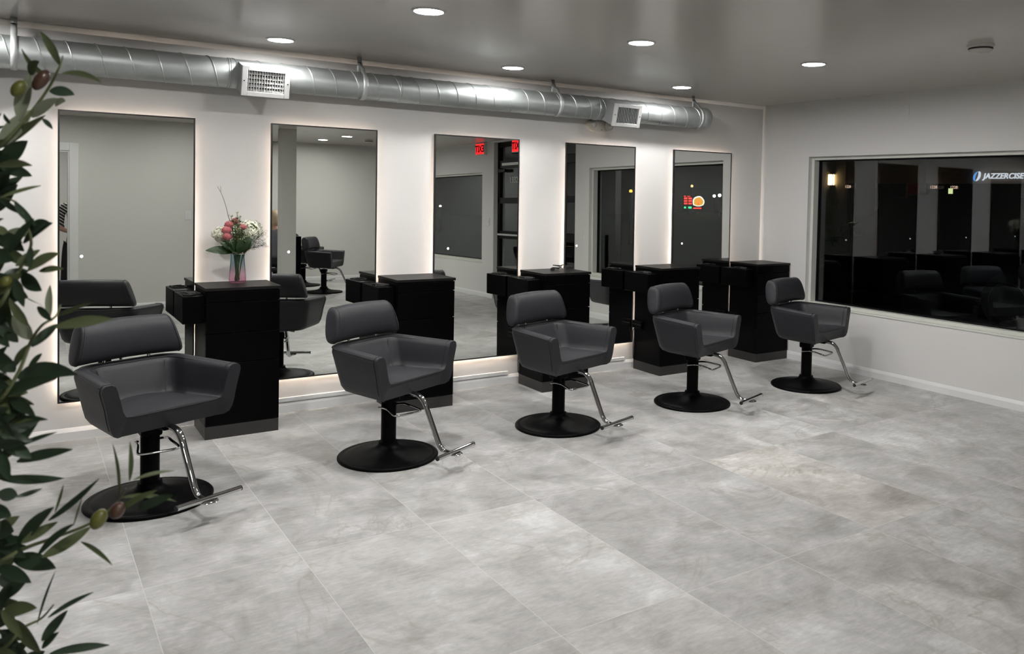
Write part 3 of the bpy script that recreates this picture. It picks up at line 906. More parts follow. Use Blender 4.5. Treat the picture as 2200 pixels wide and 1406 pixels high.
M['stem'] = plain('flower_stem', (0.05, 0.09, 0.03), 0.5, var=.3)
M['leafdark'] = plain('bouquet_leaf', (0.022, 0.045, 0.016), 0.4, var=.35, vscale=30)
M['leaflight'] = plain('filler_greenery', (0.10, 0.13, 0.05), 0.5, var=.4, vscale=40)
M['whitepetal'] = plain('cream_petal', (0.72, 0.72, 0.58), 0.6, var=.08, vscale=40)
M['pinkpetal'] = plain('rose_petal', (0.80, 0.34, 0.35), 0.55, var=.35, vscale=60)
M['tinywhite'] = plain('gypsophila', (0.62, 0.60, 0.58), 0.6)
M['twig'] = plain('brown_twig', (0.09, 0.06, 0.04), 0.7, var=.3)

def leafshape(b, base, tip, width, normal, bend=0.0, fold=.15, n=9, mi=0, prof=None):
    """A lanceolate leaf from base to tip; bend lifts the middle along the normal."""
    base, tip = V(base), V(tip); ax = tip - base; L = ax.length
    d = ax.normalized(); nn = (normal - d * normal.dot(d)).normalized(); sd = d.cross(nn)
    rows = []
    for i in range(n + 1):
        s = i / n
        w = width / 2 * (prof(s) if prof else max(0.03, (sin(pi * min(1, s ** .85)) ** .75) * (1 - .25 * s)))
        c = base + ax * s + nn * bend * L * 4 * s * (1 - s)
        rows.append((b.verts.new(c - sd * w + nn * w * fold), b.verts.new(c), b.verts.new(c + sd * w + nn * w * fold)))
    for A, B in zip(rows, rows[1:]):
        for k in range(2):
            f = b.faces.new((A[k], A[k + 1], B[k + 1], B[k])); f.material_index = mi; f.smooth = True

def stem_path(top, low=(0, 0, .02)):
    top = V(top)
    return smooth_path([V(low), V((top.x * .18, top.y * .18, .15)), V((top.x * .35, top.y * .35, .21)), top], 5)

def flower(name, label, cat, top, group=None):
    t = thing(name, label, cat, VB, group=group)
    b = newbm(); tube(b, stem_path(top, (random.uniform(-.02, .02), random.uniform(-.02, .02), .012)), .0024, 6)
    obj('stem', b, M['stem'], t, smooth=True)
    return t

def floret(b, c, nrm, r, mi=0):
    nrm = nrm.normalized(); u = nrm.orthogonal().normalized(); w = nrm.cross(u)
    ph = random.random() * pi
    for k in range(4):
        a = ph + k * pi / 2
        d = u * cos(a) + w * sin(a); e = u * cos(a + pi / 2) + w * sin(a + pi / 2)
        pts = [c, c + d * r * .55 - e * r * .42 + nrm * r * .12, c + d * r * 1.05 + nrm * r * .05, c + d * r * .55 + e * r * .42 + nrm * r * .12]
        b.faces.new([b.verts.new(p) for p in pts])

def hydrangea(label, c, r):
    t = flower('hydrangea', label, 'flower', V(c) - V((0, 0, r * .5)), 'white hydrangeas in the vase')
    b = newbm(); C_ = V(c)
    for i in range(210):
        z = 1 - 1.55 * i / 150; a = i * 2.39996
        d = V((math.sqrt(max(0, 1 - z * z)) * cos(a), math.sqrt(max(0, 1 - z * z)) * sin(a), z))
        rr = r * random.uniform(.80, 1.08)
        floret(b, C_ + V((d.x * rr, d.y * rr, d.z * rr * .85)), d + V((random.uniform(-.5, .5), random.uniform(-.5, .5), random.uniform(-.5, .5))), .0125)
    obj('bloom', b, M['whitepetal'], t)
    b = newbm(); lathe(b, [(0, -r * .6), (r * .6, -r * .35), (r * .78, 0), (r * .55, r * .5), (0, r * .66)], 20, c=c); obj('heart', b, M['leaflight'], t, smooth=True)

def carnation(label, c, r):
    t = flower('carnation', label, 'flower', V(c) - V((0, 0, r * .4)), 'pink carnations in the vase')
    b = newbm(); C_ = V(c)
    for i in range(46):
        a = i * 2.39996; s = (i + .5) / 46
        el = pi / 2 * (1 - s * 1.05); d = V((cos(el) * cos(a), cos(el) * sin(a), sin(el) + .12))
        sd = V((-sin(a), cos(a), 0)); base = C_ - V((0, 0, r * .5)); tip = C_ + d * r
        w = r * .42
        row = [b.verts.new(base)] + [b.verts.new(tip + sd * w * q + V((0, 0, r * .10 * ((k % 2) - .5)))) for k, q in enumerate((-1, -.6, -.2, .2, .6, 1))]
        for k in range(1, 6): b.faces.new((row[0], row[k], row[k + 1]))
    obj('bloom', b, M['pinkpetal'], t)
    b = newbm(); lathe(b, [(0, -r * 1.0), (r * .28, -r * .8), (r * .34, -r * .4), (0, -r * .3)], 12, c=c); obj('calyx', b, M['stem'], t, smooth=True)

hydrangea('large cream hydrangea head on the right of the vase bouquet', (.068, -.015, .340), .076)
hydrangea('smaller white hydrangea on the left edge of the bouquet', (-.095, .02, .315), .054)
for i, (c, r, lab) in enumerate([((-.072, -.055, .292), .026, 'lowest pink carnation at the left of the bouquet'), ((-.076, -.045, .332), .026, 'pink carnation just above the lowest one in the bouquet'),
        ((-.058, -.03, .368), .025, 'upper left pink carnation in the bouquet'), ((-.018, -.01, .39), .022, 'topmost pink carnation beside the green spikes'), ((.022, -.055, .355), .021, 'pink carnation against the large cream hydrangea')]):
    carnation(lab, c, r * 1.22)
# greenery
def greenery(name, label, spikes, mat, leafw, leafl, per):
    t = thing(name, label, 'greenery', VB)
    for top, bend in spikes:
        b = newbm(); p = stem_path(top, (random.uniform(-.015, .015), random.uniform(-.015, .015), .02)); tube(b, p, .0018, 5)
        for i in range(per):
            q = p[int(len(p) * (.5 + .49 * i / per))]; a = i * 2.4
            d = V((cos(a), sin(a), .7)).normalized()
            leafshape(b, q, q + d * leafl * random.uniform(.7, 1.1), leafw, V((0, 0, 1)) + V((random.uniform(-.5, .5), -.5, 0)), .05)
        obj('sprig', b, mat, t, smooth=True)
greenery('filler_sprigs', 'tall olive green filler spikes in the middle of the bouquet', [((-.045, -.03, .425), 0), ((-.012, -.035, .45), 0), ((-.005, -.05, .40), 0), ((.01, -.04, .36), 0), ((-.03, -.06, .37), 0), ((-.02, -.07, .33), 0), ((.02, -.07, .35), 0), ((-.04, -.07, .31), 0), ((.035, -.085, .30), 0), ((-.05, -.085, .27), 0), ((-.008, -.09, .28), 0), ((.0, -.06, .425), 0), ((-.03, -.05, .40), 0), ((-.028, -.075, .35), 0), ((.012, -.075, .33), 0), ((-.012, -.085, .35), 0), ((-.045, -.08, .33), 0), ((.03, -.09, .27), 0)], M['leaflight'], .012, .024, 26)
t = thing('foliage_leaves', 'broad dark green leaves around the bouquet base', 'greenery', VB)
for base, tip, w in [((-.03, -.03, .20), (-.195, -.02, .215), .060), ((-.02, -.035, .20), (-.12, -.05, .27), .050), ((.0, -.05, .21), (.055, -.085, .305), .056), ((.01, -.04, .20), (.10, -.05, .30), .05), ((-.01, -.045, .20), (-.06, -.09, .285), .055), ((.0, -.05, .20), (-.015, -.10, .29), .06), ((.02, .03, .2), (.11, .05, .27), .05), ((-.02, .03, .2), (-.1, .06, .27), .05), ((0, -.045, .195), (-.075, -.075, .235), .05)]:
    b = newbm(); leafshape(b, base, tip, w, V((.1, -1, .6)), .10, prof=lambda s: max(.04, sin(pi * s ** .9) ** .8))
    obj('leaf', b, M['leafdark'], t, smooth=True)
t = thing('gypsophila', "white baby's breath spray on the right of the bouquet", 'flower', VB)
b = newbm(); bl = newbm()
for i in range(24):
    a = random.uniform(-.9, 1.0); top = V((.10 + .055 * random.random() + .01 * cos(a), -.03 + .05 * sin(a), .24 + .125 * random.random()))
    p = stem_path(top, (.01, 0, .03)); tube(b, p, .0009, 4)
    for j in range(11):
        q = p[-1 - random.randint(0, 4)]; e = q + V((random.uniform(-.022, .024), random.uniform(-.02, .02), random.uniform(-.012, .026)))
        tube(b, [q, q.lerp(e, .5) + V((0, 0, .003)), e], .0005, 3)
        bmesh.ops.create_icosphere(bl, subdivisions=1, radius=random.uniform(.003, .005), matrix=Matrix.Translation(e))
obj('stems', b, M['stem'], t); o = obj('blossoms', bl, M['tinywhite'], t); o['kind'] = 'stuff'
t = thing('curly_twig', 'thin bare forked twig standing above the bouquet', 'twig', VB)
b = newbm(); p = smooth_path([(-.005, 0, .03), (-.02, -.01, .2), (-.04, -.02, .36), (-.062, -.02, .43), (-.074, -.02, .485), (-.092, -.02, .545), (-.108, -.02, .585), (-.128, -.02, .622)], 5); tube(b, p, lambda s: .0022 - .0012 * s, 6)
tube(b, smooth_path([(-.108, -.02, .585), (-.108, -.02, .605), (-.109, -.018, .622)], 4), .001, 5); tube(b, [(-.062, -.02, .43), (-.056, -.02, .445)], .001, 5)
obj('stem', b, M['twig'], t, smooth=True)

# small coiled cord on the third cabinet
def coil():
    t = thing('coiled_cord', 'small black cord coiled in two loops on the third cabinet', 'cord', (CX[2] + .29, -.20, CH))
    b = newbm(); pts = []
    for i in range(60):
        a = i * .42; r = .030 + .006 * sin(a * 1.7)
        pts.append((-.048 + r * 1.15 * cos(a) + .0006 * i, .03 + r * .8 * sin(a), .006 + .0006 * i + .012 * max(0, sin(a * .5))))
    for i in range(60):
        a = i * .42 + 2; r = .028 + .006 * cos(a * 1.3)
        pts.append((.030 + r * 1.2 * cos(a) + .0004 * i, -.03 + r * .85 * sin(a), .006 + .0005 * (60 - i) + .010 * max(0, sin(a * .5))))
    tube(b, smooth_path(pts, 2), .0035, 6)
    obj('cable', b, M['rubber'], t, smooth=True)
    b = newbm(); box(b, -.095, -.062, .012, .03, .0, .020); obj('plug', b, M['rubber'], t, bevel=.004)
coil()

# ------------------------------------------------------------------ olive tree at the left edge, close to the camera
def at(u, v, depth):
    """Point seen at photo pixel (u, v) at the given forward distance from the camera."""
    return CAM + (fw + rt * ((u - PX) / FPX) - up * ((v - PY) / FPX)) * depth
def leafmat(name, c1, c2, rough):
    k = NT(name); b = k.b
    n = k.noise(k.coord(), 18, 4)
    k.link(k.mix(n.outputs['Fac'], c1, c2), b.inputs['Base Color'])
    b.inputs['Roughness'].default_value = rough; b.inputs['Specular IOR Level'].default_value = .45
    return k.m
LM = [leafmat('olive_leaf_dark', (0.022, 0.042, 0.024), (0.045, 0.072, 0.040), .40), leafmat('olive_leaf_mid', (0.075, 0.100, 0.042), (0.125, 0.150, 0.070), .45), leafmat('olive_leaf_pale', (0.24, 0.28, 0.19), (0.32, 0.35, 0.25), .55)]
BARK = plain('olive_bark', (0.12, 0.10, 0.07), .8, var=.3, vscale=20, bump=.4, bscale=60)
TWIGM = plain('olive_twig', (0.12, 0.14, 0.06), .6, var=.2, vscale=30)
OG = plain('green_olive', (0.13, 0.135, 0.03), .35, var=.3, vscale=30); OBR = plain('brown_olive', (0.07, 0.035, 0.022), .3, var=.4, vscale=30)
M['pot'] = plain('dark_planter', (.03, .028, .026), .5, var=.1)
tree = thing('olive_tree', 'potted faux olive tree with green leaves at the left edge', 'potted tree', (0, 0, 0))
tb = at(-230, 900, 1.38); tree.location = (tb.x, tb.y, 0)
def loc(p): return p - V((tb.x, tb.y, 0))
b = newbm(); tube(b, smooth_path([(0, 0, .25), (.01, .01, .6), (-.01, .0, 1.0), (.005, -.01, 1.4), (.0, .01, 1.85)], 5), lambda s: .020 - .010 * s, 10); obj('trunk', b, BARK, tree, smooth=True)
b = newbm(); lathe(b, [(0, 0), (.11, 0), (.125, .02), (.155, .30), (.16, .32), (.148, .32), (.14, .28), (0, .28)], 36); obj('pot', b, M['pot'], tree, smooth=True)
# leaf list per branch: base pixel, tip pixel, width in pixels, tone (0 dark 1 mid 2 pale), bend
BR = {
 'top': (1.22, [(-150, 470), (-60, 370), (0, 314), (55, 256), (100, 196), (127, 146), (135, 120)], [
   (128, 140, 85, 66, 15, 1, -.12), (110, 168, 46, 104, 9, 1, .16), (134, 158, 219, 178, 10, 1, .22), (106, 196, 160, 204, 20, 0, .10), (68, 252, 126, 212, 22, 2, .05), (118, 226, 141, 218, 16, 2, .1),
   (42, 258, 66, 158, 27, 2, .04), (64, 160, 84, 132, 20, 1, .1), (0, 315, 70, 236, 30, 2, .03), (0, 318, 98, 248, 26, 1, -.04), (90, 255, 113, 278, 8, 0, .12), (21, 266, 9, 244, 7, 0, .1), (-6, 322, 10, 346, 13, 0, 0), (-60, 365, 12, 300, 28, 1, .04), (-50, 380, 20, 320, 24, 0, .05)],
   [(88, 172, 13, 25, 1), (40, 190, 13, 20, 0)]),
 'middle': (1.18, [(-150, 800), (-60, 720), (0, 655), (30, 600), (60, 545), (66, 510), (40, 440), (0, 425)], [
   (0, 426, 89, 399, 10, 1, .06), (0, 427, 44, 460, 15, 0, .05), (32, 434, 78, 485, 15, 0, -.08), (50, 522, 113, 480, 32, 0, .05), (0, 516, 48, 522, 28, 0, .10), (-12, 488, 17, 505, 16, 1, .08),
   (60, 582, 128, 545, 28, 1, .10), (34, 572, 86, 537, 18, 1, .04), (66, 530, 66, 577, 13, 0, 0), (84, 583, 137, 578, 15, 1, .05), (48, 586, 90, 625, 34, 0, -.05), (4, 596, 62, 582, 22, 0, .05), (-10, 630, 60, 640, 40, 0, .04),
   (58, 640, 93, 658, 13, 0, .06), (20, 545, 74, 470, 22, 0, .06), (64, 500, 104, 476, 26, 0, .1), (-40, 540, 30, 560, 34, 0, .05), (-30, 600, 40, 610, 30, 0, .05), (-40, 660, 20, 690, 36, 0, .05), (30, 600, 52, 660, 22, 0, .05), (10, 640, 30, 720, 20, 1, .05), (-20, 690, 40, 700, 26, 0, .05), (-60, 500, 8, 470, 22, 0, .04)],
   [(12, 606, 11, 13, 0)]),
 'reach': (1.16, [(-150, 960), (-60, 900), (0, 860), (40, 800), (66, 735), (90, 700), (120, 680), (130, 655)], [
   (108, 682, 108, 613, 17, 2, .04), (124, 680, 200, 650, 9, 1, .05), (67, 730, 30, 672, 30, 2, .05), (-6, 702, 39, 736, 22, 0, .06), (118, 704, 244, 686, 23, 1, .05), (68, 746, 126, 696, 20, 0, .05), (38, 814, 166, 806, 36, 0, .27), (-4, 852, 126, 812, 28, 0, .06),
   (2, 774, 32, 800, 26, 0, .05), (20, 858, 76, 894, 24, 0, .10), (26, 902, 103, 902, 13, 0, .06), (12, 868, 40, 917, 13, 0, .05), (4, 930, 84, 906, 27, 0, .06), (-20, 900, 30, 940, 26, 1, .05), (30, 790, 62, 740, 16, 1, .05), (-40, 760, 30, 780, 30, 0, .04), (-50, 820, 20, 830, 30, 0, .05), (80, 660, 112, 690, 16, 0, .05), (60, 700, 20, 640, 18, 1, .05), (-40, 930, 30, 970, 32, 0, .05), (90, 760, 60, 790, 14, 0, .05), (-30, 960, 34, 930, 20, 1, .05)],
   []),
 'low_reach': (1.20, [(-150, 1260), (-60, 1240), (0, 1208), (50, 1180), (110, 1158), (180, 1132), (212, 1112), (248, 1085), (270, 1050)], [
   (4, 990, 80, 910, 30, 0, .05), (34, 962, 123, 929, 9, 0, .06), (36, 993, 156, 966, 21, 0, .06), (-4, 1028, 138, 1028, 19, 0, -.04), (32, 1069, 91, 1050, 10, 0, -.05), (-6, 1060, 38, 1066, 26, 0, 0), (36, 1172, 116, 1090, 27, 0, .05), (104, 1119, 213, 1029, 15, 0, -.05), (118, 1102, 137, 1041, 8, 1, -.06),
   (46, 1168, 124, 1122, 18, 1, .04), (80, 1196, 160, 1126, 17, 0, .08), (90, 1198, 196, 1132, 24, 1, -.06), (158, 1130, 177, 1068, 4, 1, 0), (174, 1165, 242, 1216, 10, 1, .12), (256, 1066, 242, 954, 9, 1, -.10), (278, 1034, 279, 949, 9, 1, -.08), (286, 1032, 375, 1012, 8, 1, .10), (258, 1070, 379, 1078, 9, 1, .16),
   (250, 1101, 338, 1054, 15, 1, .05), (298, 1094, 372, 1064, 19, 0, .03), (-6, 1136, 30, 1142, 38, 0, 0), (-10, 1156, 38, 1166, 28, 0, .04), (28, 1202, 120, 1222, 34, 0, .10), (-6, 1216, 32, 1204, 26, 1, .05), (-6, 1248, 52, 1238, 42, 0, .03), (-4, 1290, 60, 1244, 26, 0, .06), (148, 1100, 146, 1098, 5, 0, 0), (-30, 1090, 24, 1110, 30, 0, .05)],
   [(212, 1116, 22, 15, 0), (252, 1097, 18, 14, 1)]),
 'bottom': (1.24, [(-150, 1400), (-60, 1420), (10, 1390), (50, 1350), (88, 1330), (115, 1300)], [
   (18, 1288, 30, 1352, 10, 1, .06), (80, 1342, 120, 1226, 5, 0, .05), (103, 1328, 201, 1273, 11, 0, .06), (90, 1378, 145, 1312, 19, 0, .04), (34, 1334, 88, 1402, 36, 1, .03), (90, 1394, 127, 1359, 17, 0, .04), (-6, 1402, 38, 1362, 26, 0, .05), (106, 1406, 236, 1387, 17, 0, .06), (-20, 1440, 60, 1380, 36, 0, .04), (40, 1440, 96, 1400, 30, 0, .03), (-40, 1340, 30, 1330, 30, 0, .05), (60, 1420, 150, 1418, 20, 0, .05)],
   []),
}
rnd = random.Random(11)
for nm, (dep, path, leaves, olives) in BR.items():
    b = newbm()
    P = []
    for i, (u, v) in enumerate(path):
        P.append(loc(at(u, v, dep + (.16 if i == 0 else .05 if i == 1 else .012 * sin(i * 2.1)))))
    tube(b, smooth_path(P, 6), lambda s: .0038 - .0027 * s, 7)
    br = obj('branch', b, TWIGM, tree, smooth=True)
    b = newbm(); px = dep / FPX
    extra = []
    for i in range(46):                                   # the denser inner foliage towards the trunk
        q = path[0 if i % 2 else 1]
        u = rnd.uniform(-190, 5); v = q[1] + rnd.uniform(-120, 90); a = rnd.uniform(-1.2, 1.2)
        extra.append((u, v, u + 75 * cos(a), v + 75 * sin(a), rnd.uniform(16, 30), rnd.choice((0, 0, 0, 1)), .06))
    for (u0, v0, u1, v1, w, tone, bend) in leaves + extra:
        da, db = rnd.uniform(-.012, .012), rnd.uniform(-.03, .03)
        A, B = loc(at(u0, v0, dep + da)), loc(at(u1, v1, dep + da + db))
        d = (B - A).normalized()
        side = d.cross(-fw).normalized()                   # across the leaf, in the picture plane
        nrm = (-fw + side * rnd.uniform(-.45, .45) + V((0, 0, .25))).normalized()
        # bend within the picture plane: shift the middle sideways
        mid = A.lerp(B, .5) + side * bend * (B - A).length * -1
        n = 10; rows = []; wd = w * px / 2 * (1.25 if nm == 'top' else 1.08)
        for i in range(n + 1):
            s = i / n
            c = A * (1 - s) ** 2 + mid * 2 * s * (1 - s) + B * s * s
            tg = ((mid - A) * (1 - s) + (B - mid) * s).normalized()
            nn = (nrm - tg * nrm.dot(tg)).normalized(); sd = tg.cross(nn)
            ww = wd * max(.05, sin(pi * min(1, (s * .97 + .02) ** .9)) ** .8)
            rows.append((b.verts.new(c - sd * ww + nn * ww * .28), b.verts.new(c), b.verts.new(c + sd * ww + nn * ww * .28)))
        for Ra, Rb in zip(rows, rows[1:]):
            for k in range(2):
                f = b.faces.new((Ra[k], Ra[k + 1], Rb[k + 1], Rb[k])); f.material_index = tone; f.smooth = True
    obj('foliage', b, LM, br, smooth=True)
    for (u, v, ra, rb, brown) in olives:
        b = newbm(); p = loc(at(u, v, dep - .01))
        bmesh.ops.create_uvsphere(b, u_segments=20, v_segments=12, radius=1, matrix=Matrix.Translation(p) @ Matrix.Rotation(.5, 4, 'Y') @ Matrix.Diagonal((min(ra, rb) * px, min(ra, rb) * px, max(ra, rb) * px, 1)))
        obj('olive', b, OBR if brown else OG, br, smooth=True)

# ------------------------------------------------------------------ people seen in the mirrors
SKIN = plain('skin', (0.42, 0.25, 0.18), .5, var=.06)
def skinned(name, verts, edges, mat, parent, sub=2, root=0):
    me = bpy.data.meshes.new(name); me.from_pydata([v[:3] for v in verts], edges, []); me.update()
    o = bpy.data.objects.new(name, me); COL.objects.link(o); o.parent = parent
    o.modifiers.new('skin', 'SKIN'); 
    if not me.skin_vertices: me.skin_vertices.new()
    for sv, v in zip(me.skin_vertices[0].data, verts): sv.radius = (v[3], v[4] if len(v) > 4 else v[3])
    me.skin_vertices[0].data[root].use_root = True
    s = o.modifiers.new('sub', 'SUBSURF'); s.levels = sub; s.render_levels = sub
    me.materials.append(mat)
    return o
def chain(verts, pts, start=None):
    e = []
    prev = start
    for p in pts:
        verts.append(p); i = len(verts) - 1
        if prev is not None: e.append((prev, i))
        prev = i
    return e, prev
def person(label, loc, rz, sit, tops, bottoms, hairm, stool=False):
    t = thing('person', label, 'person', loc, rz)
    hz = .50 if sit else .88                               # hip height
    s = 1.0
    body = [(0, 0, hz, .13, .10)]; E_ = []
    e, neck = chain(body, [(0, .0, hz + .16, .12, .085), (0, -.01, hz + .34, .14, .095), (0, -.01, hz + .46, .085, .07), (0, 0, hz + .53, .046, .05)], 0); E_ += e
    e, _ = chain(body, [(0, .02, hz + .60, .062, .075), (0, .025, hz + .68, .072, .088), (0, .015, hz + .745, .05, .065)], neck); E_ += e
    hands = []
    for sx in (-1, 1):
        sh = 3
        el = (sx * .215, -.03, hz + .20, .037); wr = (sx * .13, .17, hz + .13, .026) if sx < 0 else (sx * .12, .18, hz + .15, .026)
        e, w_ = chain(body, [(sx * .15, -.01, hz + .44, .058), (sx * .20, -.02, hz + .38, .047), el, (sx * .20, .08, hz + .16, .033), wr, (wr[0] - sx * .035, wr[1] + .025, wr[2] + .005, .026, .017)], sh); E_ += e
        for k, (a, L) in enumerate(((-.018, .055), (-.006, .062), (.007, .058), (.019, .048))):      # fingers
            p0 = body[w_]
            e, _ = chain(body, [(p0[0] - sx * .03, p0[1] + .012, p0[2] + a, .0085), (p0[0] - sx * (.03 + L * .55), p0[1] + .014, p0[2] + a - .004, .008), (p0[0] - sx * (.03 + L), p0[1] + .004, p0[2] + a - .01, .0065)], w_); E_ += e
        p0 = body[w_]; e, _ = chain(body, [(p0[0] - sx * .005, p0[1] + .018, p0[2] + .024, .010), (p0[0] - sx * .03, p0[1] + .026, p0[2] + .04, .008)], w_); E_ += e
    for sx in (-1, 1):
        if sit: pts = [(sx * .095, .05, hz, .085), (sx * .11, .26, hz + .01, .07), (sx * .11, .45, hz - .01, .055), (sx * .11, .46, .28, .048), (sx * .11, .44, .09, .036), (sx * .11, .50, .04, .035), (sx * .115, .60, .028, .03)]
        else: pts = [(sx * .09, 0, hz - .08, .09), (sx * .10, .01, .66, .072), (sx * .105, .015, .47, .056), (sx * .105, 0, .30, .052), (sx * .105, -.01, .10, .037), (sx * .11, .02, .045, .036), (sx * .12, .13, .028, .033)]
        e, _ = chain(body, pts, 0); E_ += e
    bo = skinned('body', body, E_, SKIN, t)
    top = []; E2 = []
    top.append((0, 0, hz + .02, .15, .12)); e, k = chain(top, [(0, 0, hz + .16, .135, .10), (0, -.01, hz + .34, .155, .11), (0, -.01, hz + .455, .10, .085), (0, -.005, hz + .50, .062, .06)], 0); E2 += e
    for sx in (-1, 1):
        e, _ = chain(top, [(sx * .155, -.01, hz + .44, .068), (sx * .205, -.02, hz + .37, .060), (sx * .218, -.03, hz + .19, .052), (sx * .19, .06, hz + .165, .047)], 3); E2 += e
    skinned('blouse', top, E2, tops, t)
    lo = [(0, 0, hz + .03, .145, .115)]; E3 = []
    for sx in (-1, 1):
        if sit: pts = [(sx * .095, .05, hz, .097), (sx * .11, .26, hz + .01, .083), (sx * .11, .45, hz - .01, .068), (sx * .11, .465, .28, .06), (sx * .11, .45, .10, .056)]
        else: pts = [(sx * .09, 0, hz - .08, .108), (sx * .105, .01, .66, .100), (sx * .115, .012, .47, .096), (sx * .12, 0, .30, .096), (sx * .125, 0, .10, .098)]
        e, _ = chain(lo, pts, 0); E3 += e
    skinned('trousers', lo, E3, bottoms, t)
    hv = hz + .665
    b = newbm()
    bmesh.ops.create_uvsphere(b, u_segments=28, v_segments=18, radius=1, matrix=Matrix.Translation((0, .008, hv + .025)) @ Matrix.Diagonal((.090, .108, .108, 1)))
    kill = [v for v in b.verts if v.co.y > .055 and v.co.z < hv + .06]
    bmesh.ops.delete(b, geom=kill, context='VERTS')
    for v in b.verts:
        if v.co.z < hv - .02 and v.co.y < .05: v.co.z -= .05; v.co.x *= 1.05
    obj('hair', b, hairm, t, smooth=True)
    b = newbm()                                            # face: eyes, nose, mouth, ears
    tube(b, [(0, .098, hv + .03), (0, .118, hv - .005), (0, .108, hv - .018)], lambda q: .008 + .006 * q, 8)
    for sx in (-1, 1):
        bmesh.ops.create_uvsphere(b, u_segments=10, v_segments=6, radius=1, matrix=Matrix.Translation((sx * .076, .005, hv - .005)) @ Matrix.Diagonal((.008, .018, .030, 1)))
    obj('nose_and_ears', b, SKIN, t, smooth=True)
    b = newbm()
    for sx in (-1, 1): bmesh.ops.create_uvsphere(b, u_segments=10, v_segments=6, radius=1, matrix=Matrix.Translation((sx * .032, .092, hv + .025)) @ Matrix.Diagonal((.013, .008, .007, 1)))
    obj('eyes', b, M['rubber'], t, smooth=True)
    b = newbm(); bmesh.ops.create_uvsphere(b, u_segments=12, v_segments=6, radius=1, matrix=Matrix.Translation((0, .094, hv - .045)) @ Matrix.Diagonal((.024, .010, .007, 1)))
    obj('mouth', b, plain('lips', (.35, .11, .10), .4), t, smooth=True)
    b = newbm()
    for sx in (-1, 1):
        y0 = .54 if sit else .05
        bmesh.ops.create_uvsphere(b, u_segments=16, v_segments=8, radius=1, matrix=Matrix.Translation((sx * .113, y0, .034)) @ Matrix.Diagonal((.046, .125, .034, 1)))
    obj('shoes', b, M['shoe'], t, smooth=True)
    return t
M['shoe'] = plain('tan_shoe', (0.35, 0.17, 0.07), .5, var=.1)
def stripes():
    k = NT('striped_blouse'); sep = k.new('ShaderNodeSeparateXYZ'); tc = k.new('ShaderNodeTexCoord'); k.link(tc.outputs['Object'], sep.inputs[0])
    a = k.math('ADD', k.math('MULTIPLY', sep.outputs['Z'], 150), k.math('MULTIPLY', sep.outputs['X'], 110))
    k.link(k.ramp(k.math('SINE', a), [(.45, (.01, .01, .01)), (.55, (.6, .58, .56))]), k.b.inputs['Base Color']); k.b.inputs['Roughness'].default_value = .7
    return k.m
TRS = plain('black_trousers', (.008, .008, .009), .7, var=.2)
person('person in a black and white striped blouse, seen through the inner doorway', (.640, -7.0, 0), 0, False, stripes(), TRS, plain('grey_blond_hair', (.30, .26, .20), .5, var=.4, vscale=60))
t = thing('low_stool', 'black low stool under the seated person on the far side', 'stool', (3.29, -7.72, 0))
b = newbm(); lathe(b, [(0, .33), (.17, .33), (.18, .345), (.175, .368), (0, .372)], 32); obj('seat', b, M['fabric'], t, smooth=True)
b = newbm(); lathe(b, [(0, 0), (.20, 0), (.20, .012), (.03, .03), (.025, .33), (0, .33)], 32); obj('pedestal', b, M['satin'], t, smooth=True)
person('person with blond hair, grey top and black trousers, seated beyond the column', (3.29, -7.72, 0), R(215), True, plain('grey_top', (.16, .16, .19), .7, var=.2), TRS, plain('blond_hair', (.52, .40, .26), .5, var=.3, vscale=60))
# tall black screen beside the column
t = thing('partition_screen', 'narrow black upright panel beside the column, seen in the second mirror', 'panel', (3.40, -6.90, 0))
obj('panel', boxes((-.04, .04, -.12, .12, .015, .915)), M['black'], t, bevel=.004)
obj('foot', boxes((-.05, .05, -.14, .14, 0, .018)), M['satin'], t, bevel=.004)

